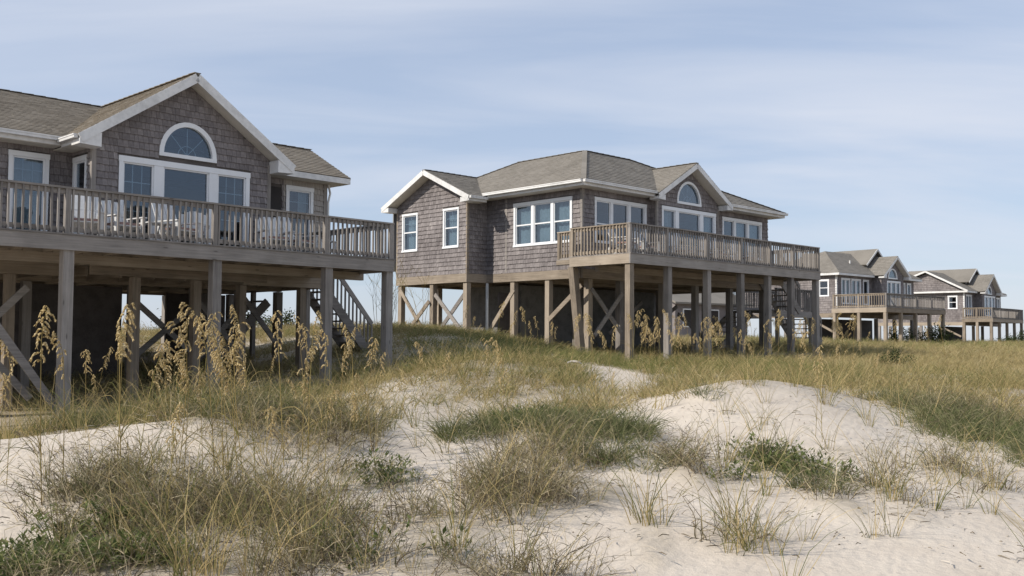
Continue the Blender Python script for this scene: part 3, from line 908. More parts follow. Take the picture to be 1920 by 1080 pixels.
H1.railing((-13.0, 0), (0, 0), (0, 1), [13 - 10.9, 13 - 7.9, 13 - 4.83, 13 - 2.0, 12.94])
H1.railing((0, .12), (0, 3.45), (-1, 0), [1.75, 3.3])
for u in (-12.8, -10.9, -7.85, -4.75, -1.89, -.10):
    H1.piling(u, .145, -.286, .20)
for u in (-9.4, -7.64, -5.34, -3.85, -2.02, -.2):
    H1.piling(u, 2.62 if A < u < B else 3.68, -.58, .19, 'tan_z')
for u in (-9.4, -6.6, -4.0, -2.3, -.95, .3):
    H1.piling(u, 5.6, -.61, .2, 'grey_z')
for u in (-9.4, -6.5, -3.6, -.6, .3):
    H1.piling(u, 8.2, -.61, .2, 'grey_z')
    H1.piling(u, 10.5, -.61, .2, 'grey_z')
H1.brace((-7.7, 2.50, -.9), (-9.6, 2.50, -2.9)); H1.brace((-9.6, 2.44, -1.0), (-7.6, 2.44, -3.2))
H1.brace((-9.4, .05 + .22, -1.2), (-7.9, .27, -3.3))
H1.brace((-4.0, 5.45, -1.0), (-2.3, 5.45, -2.4)); H1.brace((-4.0, 5.38, -2.4), (-2.3, 5.38, -1.0))
H1.brace((-2.2, 5.45, -1.0), (-.95, 5.45, -2.4)); H1.brace((-2.2, 5.38, -2.4), (-.95, 5.38, -1.0))
H1.brace((-.9, 5.45, -.8), (.3, 5.45, -2.2))
en = MB()
g0 = -4.2
en.box(-9.3, -3.9, 6.4, 6.46, g0, -.62).box(-9.3, -9.24, 4.6, 6.38, g0, -.62).box(-3.96, -3.9, 6.47, 10.2, g0, -.62)
H1.part('storage_and_shade_wall', en, 'sheathing')
H1.part('storage_and_shade_wall', MB().box(-9.2, -7.4, 5.9, 5.96, g0, -.7), 'concrete')
H1.part('storage_and_shade_wall', MB().box(-1.6, .3, 8.5, 8.56, g0, -.62), 'sheathing')  # added dark wall: blocks the bright gap, stands for shade behind the stairs
H1.stairs(.95, -.28, 2.75, -2.35, 4.4, 5.4)
H1.stairs(.35, -.75, -1.3, -2.4, 6.2, 7.2, rail=False)
H1.part('landing', MB().box(.35, 1.0, 4.3, 7.3, -.33, -.27), 'grey_x')
for u, v in ((.48, 4.4), (.48, 7.2)):
    H1.piling(u, v, -.335, .12)

# ---------------- the second house
H2 = House((3.463, 29.206, 2.556), 0.80255061, -3.15)
tag(H2.root, 'middle shingled beach house with a sunlit left end and long railed deck', 'house', 'stilt beach houses along the dune')
U, V, G = .92, 2.72, 2.45
H2.wall((0, V), FX, FN, [(U, -.27), (4.44, -.27), (4.44, 2.42), (U, 2.42)], [cut(1.5, 4.18, .6, 2.1)])
H2.wall((0, V), FX, FN, [(8.03, -.27), (11.88, -.27), (11.88, 2.42), (8.03, 2.42)], [cut(8.72, 11.41, .6, 2.1)])
H2.window((0, V), FX, FN, 1.5, 4.18, .6, 2.1, mull=[(2.35, .13), (3.27, .13)], sash=(1.24, None, None))
H2.window((0, V), FX, FN, 8.72, 11.41, .6, 2.1, mull=[(9.56, .13), (10.46, .13)], curtain=(0, 1, 1))
H2.wall((0, G), FX, FN, [(4.44, -.27), (8.03, -.27), (8.03, 2.455), (6.24, 3.51), (4.44, 2.455)], [cut(4.69, 7.89, .15, 2.1), H2.arch_loop(6.27, 2.30, .72, .76)])
H2.window((0, G), FX, FN, 4.69, 7.89, .15, 2.1, mull=[(5.56, .2), (7.02, .2)], head=.12, curtain=(1, 0, 1))
H2.arch_window(6.27, G, 2.30, .72, .76, cw=.085)
H2.part('window_liner', MB().prism([(6.27 + .69 * math.cos(PI * k / 12), G + .125, 2.28 + .73 * math.sin(PI * k / 12)) for k in range(13)], (0, .01, 0)), 'interior')
for x in (4.44, 8.03):
    H2.wall((x, 0), (0, 1), LN if x < 5 else RN, [(G, -.27), (V, -.27), (V, 2.4), (G, 2.4)])
    H2.part('corner_board', MB().box(x - .045, x + .045, G - .03, G + .05, -.27, 2.33), 'grey_z')
H2.wall((U, 0), LX, LN, [(V, -.27), (7.23, -.27), (7.23, 2.42), (V, 2.42)], [cut(3.14, 5.85, .6, 2.1)])
H2.window((U, 0), LX, LN, 3.14, 5.85, .6, 2.1, mull=[(4.03, .12), (4.94, .12)], sash=(1.33, 1.33, 1.33), curtain=(1, 1, 1))
H2.wall((-.01, 0), LX, LN, [(7.23, -.27), (11.15, -.27), (11.15, 2.375), (9.13, 3.31), (7.23, 2.425)], [cut(7.64, 8.49, .65, 2.07), cut(9.93, 10.84, .65, 2.07)])
H2.window((-.01, 0), LX, LN, 7.64, 8.49, .65, 2.07, sash=(1.37,), head=.075, case=.07, muntin=[(2, (1.7,))], curtain=(1,))
H2.window((-.01, 0), LX, LN, 9.93, 10.84, .65, 2.07, sash=(1.37,), head=.075, case=.07, muntin=[(2, (1.7,))], curtain=(1,))
H2.wall((0, 7.23), FX, FN, [(-.01, -.27), (U, -.27), (U, 2.4), (-.01, 2.4)])
H2.wall((11.88, 0), (0, 1), RN, [(V, -.27), (11.15, -.27), (11.15, 2.4), (V, 2.4)])
H2.wall((0, 11.15), (1, 0), (0, 1), [(-.01, -.27), (11.88, -.27), (11.88, 2.4), (-.01, 2.4)])
room(H2, 1.06, 11.74, 2.87, 11.0)
room(H2, .13, 1.05, 7.4, 11.0, 2.35)
H2.part('corner_board', MB().box(-.035, .07, 7.20, 7.27, -.27, 2.26), 'tan_z')
H2.part('corner_board', MB().box(U - .03, U + .07, V - .03, V + .07, -.27, 2.35), 'grey_z')
H2.part('corner_board', MB().box(U - .028, U + .02, 6.18, 6.26, -.27, 2.33), 'grey_z')
H2.part('corner_board', MB().box(-.037, .04, 11.10, 11.18, -.27, 2.24), 'tan_z')
E1, E2, E3, E4 = (.42, 2.22, 2.5), (12.35, 2.22, 2.5), (12.35, 11.5, 2.5), (.42, 11.5, 2.5)
T1, T2, T3, T4 = (3.08, 4.55, 4.05), (5.49, 4.55, 4.05), (3.08, 7.84, 4.05), (5.49, 7.84, 4.05)
H2.roof([
    [E1, (4.22, 2.22, 2.5), (6.24, 4.08, 3.736), (8.26, 2.22, 2.5), E2, T2, T1], [E4, E1, T1, T3], [E2, E3, T4, T2], [E3, E4, T3, T4], [T1, T2, T4, T3],
    [(4.06, 2.16, 2.44), (4.06, 2.04, 2.44), (6.24, 2.04, 3.72), (6.24, 4.09, 3.72)],
    [(8.42, 2.04, 2.44), (8.42, 2.16, 2.44), (6.24, 4.09, 3.72), (6.24, 2.04, 3.72)],
    [(-.43, 6.68, 2.36), (.22, 6.68, 2.36), (2.16, 9.13, 3.5), (-.43, 9.13, 3.5)],
    [(.22, 11.58, 2.36), (-.43, 11.58, 2.36), (-.43, 9.13, 3.5), (2.16, 9.13, 3.5)],
], 'roof_grey', skip=(4,))
for a, b_ in ((E1, T1), (T1, T3), (T1, T2), (T2, E2), (T3, E4), ((6.24, 2.04, 3.72), (6.24, 4.05, 3.72)), ((-.43, 9.13, 3.5), (2.1, 9.13, 3.5))):
    H2.cap(a, b_, 'roof_grey')
gable_roof_trim(H2, 4.06, 8.42, 6.24, 2.44, 3.72, 2.06, G, .34, .22, .16)
H2.fascia((.42, 2.23, 2.5), (4.06, 2.23, 2.5)); H2.gutter((.36, 2.20, 2.52), (4.02, 2.20, 2.52), (0, -1))
H2.fascia((8.42, 2.23, 2.5), (12.35, 2.23, 2.5)); H2.gutter((8.46, 2.20, 2.52), (12.38, 2.20, 2.52), (0, -1))
H2.fascia((.43, 2.24, 2.5), (.43, 6.66, 2.5)); H2.gutter((.40, 2.22, 2.52), (.40, 6.80, 2.52), (-1, 0))
H2.fascia((12.34, 2.24, 2.5), (12.34, 11.5, 2.5))
H2.part('soffit', MB().box(.44, 4.08, 2.245, 2.715, 2.315, 2.332).box(8.4, 12.33, 2.245, 2.715, 2.315, 2.332).box(.442, .915, 2.72, 7.2, 2.313, 2.33).box(11.89, 12.33, 2.72, 11.2, 2.313, 2.33), 'soffit')
# the wing that faces left
for a in (6.68, 11.58):
    sg = 1 if a < 9 else -1
    H2.fascia((-.445, a, 2.34), (-.445, 9.13, 3.48), .17, .032, -.075)
    H2.part('soffit', MB().quad8([(-.43, a, 2.175), (-.43, 9.13, 3.315), (-.01, 9.13, 3.315), (-.01, a, 2.175), (-.43, a, 2.205), (-.43, 9.13, 3.345), (-.01, 9.13, 3.345), (-.01, a, 2.205)]), 'soffit')
    b_ = a + sg * .42
    H2.part('eave_return', MB().prism([(-.45, a - sg * .02, 2.17), (-.45, b_, 2.15), (-.45, b_, 2.32), (-.45, a - sg * .02, 2.25)], (.44, 0, 0)), 'white')
H2.fascia((-.42, 6.69, 2.36), (.4, 6.69, 2.36)); H2.gutter((-.44, 6.66, 2.37), (.36, 6.66, 2.37), (0, -1))
H2.fascia((-.42, 11.57, 2.36), (.4, 11.57, 2.36))
H2.part('soffit', MB().box(-.43, .42, 6.70, 7.22, 2.175, 2.19), 'soffit')
H2.part('band_beam', MB().box(U - .01, 11.9, V - .03, V + .05, -.57, -.275), 'tan_x')
H2.part('band_beam', MB().box(-.045, U, 7.20, 7.25, -.57, -.275), 'tan_x')
H2.part('band_beam', MB().box(U - .035, U + .04, V + .06, 7.198, -.57, -.275).box(-.047, .03, 7.252, 11.16, -.57, -.275).box(11.84, 11.91, V + .06, 11.1, -.57, -.275), 'tan_y')
for v in (5.4, 8.2, 11.0):
    H2.part('girder', MB().box(.05 if v > 8 else 1.0, 11.8, v - .07, v + .07, -.60, -.305), 'tan_x')
for u in np.arange(1.3, 11.7, .8):
    H2.part('floor_joist', MB().box(u - .02, u + .02, V + .06, 10.9, -.54, -.302), 'tan_y')
H2.part('girder', MB().box(.3, 11.0, 1.5, 1.62, -.45, -.242), 'tan_x')
H2.deck(0, 11.06, 0, 2.42)
H2.part('deck_floor', MB().box(.3, .9, 2.44, 3.25, -.03, .03), 'grey_y')
H2.part('rim_board', MB().box(.28, .32, 2.44, 3.25, -.17, -.031), 'tan_y')
H2.railing((0, 0), (11.06, 0), (0, 1), [.06, 1.83, 3.91, 5.90, 7.66, 9.26, 10.99])
H2.railing((0, 2.40), (0, .12), (1, 0), [.05], mat='tan')  # sunlit side rail in tan, the shaded front in grey
H2.railing((.28, 3.22), (.28, 2.48), (1, 0), [.05], mat='tan', height=.88, spacing=.12)
H2.railing((11.06, .12), (11.06, 2.4), (-1, 0), [2.2])
for u in (.14, 1.99, 4.06, 5.99, 7.67, 9.19, 10.95):
    H2.piling(u, .145, -.286, .19, 'tan_z' if u < 1 else 'grey_z')  # lit corner post gets tan, shaded ones grey: light put into colour
H2.piling(.24, 2.5, -.286, .22, 'tan_z', lean=(.34, -.1))
for u in (1.37, 2.95, 5.26, 7.2, 7.85, 9.4, 11.7):
    H2.piling(u, 2.86, -.58, .2, 'tan_z' if u < 2 else 'grey_z')  # same split: tan for the lit end, grey in shade
for v in (4.28, 5.93):
    H2.piling(U + .1, v, -.58, .19, 'tan_z')
for u, v in ((.1, 7.33), (.1, 9.15), (.1, 11.0), (1.9, 11.0), (2.2, 8.2)):
    H2.piling(u, v, -.58, .19, 'tan_z')  # wing posts in tan, their sunlit tone put into the colour
for u in (3.6, 6.0, 8.4, 11.6):
    for v in (5.4, 8.2, 11.0):
        H2.piling(u, v, -.61, .2, 'grey_z')
H2.brace((.0, 10.95, -.75), (.0, 9.35, -2.5), mat='tan_y'); H2.brace((-.06, 9.2, -1.2), (-.06, 10.8, -2.6), mat='tan_y')
H2.brace((.05, 9.0, -.95), (.05, 7.5, -2.3), mat='grey_y'); H2.brace((.12, 7.4, -.9), (.12, 9.0, -2.4), mat='grey_y')
H2.brace((U + .0, 5.85, -.85), (U + .0, 7.1, -2.3), mat='tan_y'); H2.brace((U, 4.2, -1.9), (U, 2.75, -.8), mat='tan_y')
H2.brace((1.4, 2.75, -.9), (2.9, 2.75, -2.3)); H2.brace((2.9, 2.70, -1.0), (1.5, 2.70, -2.4))
H2.brace((5.3, 5.3, -2.3), (7.2, 5.3, -1.1)); H2.brace((7.2, 5.3, -2.4), (9.4, 5.3, -1.2)); H2.brace((9.4, 5.25, -1.5), (11.6, 5.25, -2.7))
H2.part('storage_and_shade_wall', MB().box(2.0, 9.6, 6.6, 6.66, -3.6, -.62).box(2.0, 2.06, 6.67, 9.5, -3.6, -.62), 'concrete')
H2.part('storage_and_shade_wall', MB().box(1.2, 1.98, 6.9, 6.95, -3.6, -.9), 'sheathing')
H2.part('storage_and_shade_wall', MB().box(5.3, 8.2, 8.6, 8.66, -3.6, -.62), 'sheathing')  # added dark wall to darken the space under the house
H2.part('storage_and_shade_wall', MB().box(9.2, 11.6, 9.4, 9.46, -3.6, -.62), 'sheathing')  # another dark wall added to deepen the shade between pilings
H2.part('pipe', MB().tube([(.75, 7.0, -.6), (.75, 7.0, -3.2)], [.055, .055], 10), 'metal')
H2.stairs(12.1, -1.3, 9.6, -2.9, 3.6, 4.6, rail=False)
H2.stairs(11.15, -.05, 12.6, -1.28, 1.75, 2.65, side=1.75)
H2.part('landing', MB().box(12.0, 15.6, 2.8, 4.6, -1.38, -1.32), 'grey_x')
H2.part('rim_board', MB().box(11.98, 15.62, 2.75, 2.79, -1.58, -1.32), 'grey_x')
H2.railing((12.7, 2.8), (15.6, 2.8), (0, 1), [.06, 1.45, 2.84], z=-1.32)
H2.railing((12.0, 4.6), (15.6, 4.6), (0, -1), [.06, 3.54], z=-1.32)
for u in (12.1, 15.5):
    for v in (2.9, 4.5):
        H2.piling(u, v, -1.39, .14)
H2.stairs(15.5, -1.32, 16.9, -2.5, 3.2, 4.5)

# ---------------- the two far houses
def far_house(loc, yaw, base, label, U0, U1, V0, DL, side_gable, dor, gab, wins, ridge_z, ridge_v):
    H = House(loc, yaw, base)
    tag(H.root, label, 'house', 'stilt beach houses along the dune')
    Vb = V0 + 7.5
    d0, d1, dc, dz, dv = dor
    fw = [w for w in wins if not (d0 < (w[0] + w[1]) / 2 < d1)]
    H.wall((0, V0), FX, FN, [(U0, -.27), (U1, -.27), (U1, 2.4), (U0, 2.4)], [cut(a, b, .35, 2.1) for a, b in fw], expo=.16)
    for a, b in fw:
        H.window((0, V0), FX, FN, a, b, .35, 2.1, mull=[((a + b) / 2, .10)] if b - a > 1 else [], curtain=(0,))
    gk = (dz - 2.40) / (dc - d0 + .35) * .35
    gk2 = (dz - 2.40) / (d1 + .35 - dc) * .35
    gl = [(d0, -.27), (d1, -.27), (d1, 2.195 + gk2), (dc, dz - .21), (d0, 2.195 + gk)]
    gwn = [w for w in wins if d0 < (w[0] + w[1]) / 2 < d1]
    H.wall((0, dv), FX, FN, gl, [cut(a, b, .3, 2.08) for a, b in gwn] + [H.arch_loop(dc, 2.25, .62, .66)], expo=.16)
    for a, b in gwn:
        H.window((0, dv), FX, FN, a, b, .3, 2.08, mull=[(a + (b - a) * .33, .1), (a + (b - a) * .67, .1)] if b - a > 1.4 else [])
    H.arch_window(dc, dv, 2.25, .62, .66, cw=.09)
    H.part('window_liner', MB().prism([(dc + .6 * math.cos(PI * k / 12), dv + .125, 2.23 + .64 * math.sin(PI * k / 12)) for k in range(13)], (0, .01, 0)), 'interior')
    for x in (d0, d1):
        H.wall((x, 0), (0, 1), LN if x == d0 else RN, [(dv, -.27), (V0, -.27), (V0, 2.38), (dv, 2.38)], expo=.2)
    top = [(V0, -.27), (Vb, -.27), (Vb, 2.4), (V0, 2.4)] if not side_gable else [(V0, -.27), (Vb, -.27), (Vb, 2.35), (ridge_v, ridge_z - .2), (V0, 2.35)]
    lw = (V0 + .55, V0 + 1.35)
    H.wall((U0, 0), LX, LN, top, [cut(lw[0], lw[1], .85, 2.0)], expo=.16)
    H.window((U0, 0), LX, LN, lw[0], lw[1], .85, 2.0, sash=(1.43,), curtain=(0,))
    H.wall((U1, 0), (0, 1), RN, [(V0, -.27), (Vb, -.27), (Vb, 2.4), (V0, 2.4)], expo=.2)
    H.wall((0, Vb), (1, 0), (0, 1), [(U0, -.27), (U1, -.27), (U1, 2.4), (U0, 2.4)], expo=.2)
    room(H, U0 + .15, U1 - .15, V0 + .15, Vb - .15)
    H.part('corner_board', MB().box(U0 - .03, U0 + .08, V0 - .03, V0 + .08, -.27, 2.36), 'white')
    e0, e1, ve, vb = U0 - .35, U1 + .5, V0 - .4, Vb + .4
    zb = 2.42
    ins = (ridge_v - ve)
    r0 = e0 if side_gable else e0 + ins
    r1 = e1 - ins
    pl = [[(e0, ve, zb), (e1, ve, zb), (r1, ridge_v, ridge_z), (r0, ridge_v, ridge_z)], [(e1, vb, zb), (e0, vb, zb), (r0, ridge_v, ridge_z), (r1, ridge_v, ridge_z)],
          [(e1, ve, zb), (e1, vb, zb), (r1, ridge_v, ridge_z)]]
    if not side_gable:
        pl.append([(e0, vb, zb), (e0, ve, zb), (r0, ridge_v, ridge_z)])
    gu, gv, gz = gab
    k = (ridge_z - zb) / ins
    hw = (gz - zb) / k * .98
    vd = ve + (dz - zb) / k
    ze = 2.40
    vg = min(vb - .5, ve + (gz - zb) / k)
    pl += [[(gu - (gz - ridge_z + .9) / k * .8, gv, ridge_z - .9), (gu, gv, gz), (gu, vb - 1.5, gz), (gu - (gz - ridge_z + .9) / k * .8, vb - 1.5, ridge_z - .9)][::-1],
           [(gu + (gz - ridge_z + .9) / k * .8, gv, ridge_z - .9), (gu, gv, gz), (gu, vb - 1.5, gz), (gu + (gz - ridge_z + .9) / k * .8, vb - 1.5, ridge_z - .9)][::-1]]
    f0 = dv - .42
    da, db = d0 - .35, d1 + .35
    pl += [[(da, ve + .05, ze), (da, f0, ze), (dc, f0, dz), (dc, vd + .05, dz)], [(db, f0, ze), (db, ve + .05, ze), (dc, vd + .05, dz), (dc, f0, dz)]]
    H.roof(pl, 'roof_grey', .2)
    gw_ = (gz - ridge_z + .9) / k * .8
    H.part('gablet_wall', MB().prism([(gu - gw_ + .15, gv + .25, ridge_z - .92), (gu + gw_ - .15, gv + .25, ridge_z - .92), (gu, gv + .25, gz - .12)], (0, .05, 0)), 'sheathing')
    for sg in (-1, 1):
        H.fascia((gu + sg * gw_, gv - .01, ridge_z - .9), (gu, gv - .01, gz), .12, .03, -.06)
    gable_roof_trim(H, da, db, dc, ze, dz, f0 + .02, dv, .34, .2, .15)
    H.fascia((e0, ve, zb), (da, ve, zb), .15); H.fascia((db, ve, zb), (e1, ve, zb), .15)
    H.fascia((e0, ve, zb), (e0, vb, zb), .15); H.fascia((e1, ve, zb), (e1, vb, zb), .15)
    if side_gable:
        H.fascia((e0 - .02, ve, zb), (e0 - .02, ridge_v, ridge_z), .15, .03, -.06); H.fascia((e0 - .02, vb, zb), (e0 - .02, ridge_v, ridge_z), .15, .03, -.06)
    H.part('soffit', MB().box(e0 + .02, da, ve + .02, V0 - .005, 2.27, 2.285).box(db, e1 - .02, ve + .02, V0 - .005, 2.27, 2.285).box(e0 + .02, U0 - .005, V0, vb - .02, 2.268, 2.283), 'soffit')
    H.part('band_beam', MB().box(U0 - .02, U1 + .02, V0 - .03, V0 + .05, -.56, -.275), 'tan_x')
    H.part('band_beam', MB().box(U0 - .035, U0 + .04, V0 + .06, Vb, -.56, -.275), 'tan_y')
    H.deck(0, DL, 0, V0 - .04, 'tan')
    H.railing((0, 0), (DL, 0), (0, 1), [.06, DL * .25, DL * .5, DL * .75, DL - .06], spacing=.15)
    H.railing((0, V0 - .1), (0, .12), (1, 0), [.06, (V0 - .2) * .5], mat='tan', spacing=.16)
    H.railing((DL, .12), (DL, V0 - .1), (-1, 0), [V0 - .3], spacing=.16)
    for u in np.linspace(.12, DL - .12, 5):
        H.piling(u, .14, -.286, .2, 'tan_z')
    H.piling(.12, V0 * .5, -.286, .2, 'tan_z'); H.piling(.12, V0 - .2, -.286, .2, 'tan_z')
    for u in np.linspace(U0 + .1, U1 - .1, 5):
        for v in (V0 + .1, V0 + 3.7, Vb - .1):
            H.piling(u, v, -.565, .2, 'grey_z')
    H.part('vent_pipe', MB().tube([(U0 + 3.2, V0 + .9, 2.6), (U0 + 3.2, V0 + .9, 3.45)], [.05, .05], 8), 'white')
    H.brace((U0, V0 + .3, -1.5), (U0, V0 + 1.9, -.7), mat='tan_y')
    H.part('storage_and_shade_wall', MB().box(U0 + 2.5, U1 - .5, V0 + 3, V0 + 3.06, -2.9, -.57), 'sheathing')  # dark sheet added to stand for shade under the house
    return H

H3 = far_house((23.54, 62.72, 2.16), .86, -2.1, 'third beach house beyond the middle one, with pale tan deck and arched dormer window', .7, 11.0, 3.9, 7.82, False,
               (5.2, 8.2, 6.7, 3.80, 3.2), (6.75, 4.3, 4.4), [(1.25, 2.35), (2.5, 3.7), (4.0, 4.75), (5.9, 7.75), (8.85, 9.75), (10.0, 10.6)], 4.12, 6.2)
H4 = far_house((39.77, 82.61, 1.99), .75, -2.0, 'farthest beach house at the right edge, its shingled side gable edged in white', .8, 10.35, 2.5, 8.3, True,
               (3.2, 7.0, 5.2, 3.98, 1.85), (5.3, 2.9, 4.55), [(1.2, 2.6), (3.8, 6.6), (7.4, 8.6), (8.9, 10.1)], 4.2, 5.6)

# a paler cottage on the road side, seen between the pilings of the second house
cg = bpy.data.objects.new('cottage', None); COL.objects.link(cg)
cx0, cy0 = 13.2, 66.0
cg.location = (cx0, cy0, float(ground_z(np.array([cx0]), np.array([cy0]))[0]) - .1)
cg.rotation_euler = (0, 0, math.radians(38))
tag(cg, 'low pale shingled cottage glimpsed between the posts under the middle house', 'cottage')
link('wall', MB().box(-3.5, 3.5, 0, 6, 0, 2.7).mesh('wall', 'shingle'), cg)
rf = MB().prism([(-3.9, -.4, 2.6), (3.9, -.4, 2.6), (3.9, 3, 4.1), (-3.9, 3, 4.1)], (0, 0, -.12)).prism([(3.9, 6.4, 2.6), (-3.9, 6.4, 2.6), (-3.9, 3.001, 4.1), (3.9, 3.001, 4.1)], (0, 0, -.12))
link('roof', rf.mesh('roof', 'roof_grey'), cg)
link('gable_wall', MB().prism([(-3.49, 0.05, 2.7), (-3.49, 5.95, 2.7), (-3.49, 3, 3.95)], (.1, 0, 0)).prism([(3.39, 0.05, 2.7), (3.39, 5.95, 2.7), (3.39, 3, 3.95)], (.1, 0, 0)).mesh('gable_wall', 'shingle'), cg)
for x in (-2.3, .2, 2.0):
    wn = link('window', MB().box(x - .5, x + .5, -.05, .02, 1.0, 2.2).mesh('window', 'vinyl'), cg)
    link('pane', MB().box(x - .42, x + .42, -.06, -.051, 1.08, 2.12).mesh('pane', 'dark_fill'), wn)

# ------------------------------------------------------------------ deck furniture
def make_chair(high):
    """slatted resin armchair; faces -y"""
    r = bpy.data.objects.new('deck_chair', None); COL.objects.link(r)
    for i in range(5):
        link('seat_slat', MB().box(-.27, .27, -.30 + i * .115, -.20 + i * .115, .36 - i * .018, .385 - i * .018).mesh('seat_slat', 'wicker'), r)
    for i in range(6):
        x = -.25 + i * .1
        hh = high + .10 * math.sin(PI * (i + .5) / 6)
        link('back_slat', MB().bar((x, .24, .30), (x, .24 + .30, hh), .088, .022, (0, 1, 0)).mesh('back_slat', 'wicker'), r)
    for sx in (-1, 1):
        link('arm', MB().box(sx * .31 - .055, sx * .31 + .055, -.36, .36, .56, .585).mesh('arm', 'wicker'), r)
        link('leg', MB().box(sx * .30 - .03, sx * .30 + .03, -.34, -.26, 0, .559).mesh('leg', 'wicker'), r)
        link('leg', MB().bar((sx * .285, .50, .0), (sx * .285, .26, .558), .05, .07, (0, 1, 0)).mesh('leg', 'wicker'), r)
    link('back_rail', MB().box(-.28, .28, .375, .40, .62, .69).mesh('back_rail', 'wicker'), r)
    link('seat_cushion', MB().box(-.25, .25, -.28, .18, .39, .44).mesh('seat_cushion', 'cushion'), r)
    return r
def make_table(w, d):
    r = bpy.data.objects.new('deck_table', None); COL.objects.link(r)
    k = int(w / .1)
    for i in range(k):
        link('table_slat', MB().box(-w / 2 + i * w / k + .004, -w / 2 + (i + 1) * w / k - .004, -d / 2, d / 2, .46, .485).mesh('table_slat', 'wicker'), r)
    for sx in (-1, 1):
        for sy in (-1, 1):
            link('leg', MB().box(sx * (w / 2 - .05) - .03, sx * (w / 2 - .05) + .03, sy * (d / 2 - .05) - .03, sy * (d / 2 - .05) + .03, 0, .459).mesh('leg', 'wicker'), r)
    return r
proto_lo, proto_hi = make_chair(.88), make_chair(.98)
proto_t = make_table(.6, .5)
first = {id(proto_lo): 1, id(proto_hi): 1, id(proto_t): 1}
def place(proto, H, u, v, rot, label, cat, group):
    o = proto if first.pop(id(proto), None) else copy_tree(proto)
    o.location = H.world(u, v, .034)
    o.rotation_euler = (0, 0, PI / 2 - H.yaw + rot)
    tag(o, label, cat, group)
place(proto_hi, H1, -7.02, 1.35, -.35, 'white slatted deck chair just right of the leftmost rail post of the near house', 'chair', 'white chairs on the near deck')
place(proto_lo, H1, -6.2, 1.45, .1, 'white slatted deck chair before the left pane of the triple window', 'chair', 'white chairs on the near deck')
place(proto_t, H1, -5.55, 1.2, 0, 'small white slatted table between the deck chairs of the near house', 'table', 'white deck tables')
place(proto_hi, H1, -4.95, 1.4, .25, 'white slatted deck chair before the middle pane, left of the second rail post', 'chair', 'white chairs on the near deck')
place(proto_lo, H1, -4.35, 1.9, -.5, 'white slatted deck chair turned sideways close to the big middle window', 'chair', 'white chairs on the near deck')
place(proto_lo, H1, -2.45, 1.5, -.2, 'white slatted deck chair beside the gable corner board of the near house', 'chair', 'white chairs on the near deck')
place(proto_hi, H1, -1.65, 1.7, .3, 'white slatted deck chair before the dark painted-shade panel', 'chair', 'white chairs on the near deck')
place(proto_t, H1, -.95, 1.7, .2, 'small white slatted table before the pale right-hand window', 'table', 'white deck tables')
place(proto_lo, H2, 1.1, 1.1, .3, 'white deck chair at the sunlit left corner of the middle deck', 'chair', 'white chairs on the middle deck')
place(proto_lo, H2, 2.6, 1.5, -.2, 'white deck chair left of the first front rail post of the middle deck', 'chair', 'white chairs on the middle deck')
place(proto_hi, H2, 4.6, 1.5, .2, 'white deck chair at the left edge of the middle dormer window', 'chair', 'white chairs on the middle deck')
place(proto_hi, H2, 6.4, 1.4, -.1, 'white deck chair before the centre of the middle dormer window', 'chair', 'white chairs on the middle deck')
place(proto_lo, H2, 8.4, 1.5, .2, 'white deck chair right of the middle dormer', 'chair', 'white chairs on the middle deck')
place(proto_t, H2, 5.5, 1.2, 0, 'small white table before the dormer of the middle house', 'table', 'white deck tables')

# ------------------------------------------------------------------ plants
def plant_mat(name, cols, trans=.3, rough=.7):
    m = bpy.data.materials.new(name); m.use_nodes = True
    t = m.node_tree; t.nodes.clear()
    o = N(t, 'ShaderNodeOutputMaterial')
    c = ramp(t, cols, piece_random(t))
    d = N(t, 'ShaderNodeBsdfDiffuse'); tl = N(t, 'ShaderNodeBsdfTranslucent')
    t.links.new(c, d.inputs[0]); t.links.new(c, tl.inputs[0])
    mx = N(t, 'ShaderNodeMixShader'); mx.inputs[0].default_value = trans
    t.links.new(d.outputs[0], mx.inputs[1]); t.links.new(tl.outputs[0], mx.inputs[2])
    t.links.new(mx.outputs[0], o.inputs[0])
    return m
MAT['wiry'] = plant_mat('wiry_scrub', [(0, (.085, .066, .048)), (.3, (.17, .135, .092)), (.5, (.16, .155, .08)), (.72, (.33, .275, .175)), (1, (.54, .46, .31))], .2)
MAT['leafy'] = plant_mat('green_leaves', [(0, (.075, .095, .035)), (.4, (.12, .155, .055)), (.75, (.19, .21, .085)), (1, (.32, .29, .14))], .35)
MAT['dense'] = plant_mat('dune_grass', [(0, (.075, .09, .038)), (.4, (.125, .145, .062)), (.7, (.20, .20, .10)), (1, (.36, .31, .19))], .25)
MAT['gold'] = plant_mat('dry_gold_grass', [(0, (.22, .18, .08)), (.35, (.36, .285, .14)), (.65, (.48, .385, .21)), (.85, (.30, .28, .12)), (1, (.60, .50, .31))], .3)
MAT['green'] = plant_mat('green_turf_grass', [(0, (.10, .115, .038)), (.4, (.17, .19, .07)), (.75, (.28, .265, .11)), (1, (.44, .36, .19))], .3)
MAT['upright'] = plant_mat('tall_dry_grass', [(0, (.10, .125, .04)), (.4, (.22, .20, .085)), (.7, (.40, .31, .15)), (1, (.54, .42, .21))], .3)
MAT['oat_stem'] = plant_mat('sea_oat_stem', [(0, (.22, .17, .07)), (.5, (.36, .27, .11)), (1, (.24, .22, .08))], .2)
MAT['oat_head'] = plant_mat('sea_oat_seed', [(0, (.48, .36, .17)), (.5, (.66, .52, .27)), (1, (.78, .66, .42))], .35)
MAT['oat_leaf'] = plant_mat('sea_oat_leaf', [(0, (.13, .14, .045)), (.5, (.30, .235, .10)), (1, (.42, .33, .16))], .3)

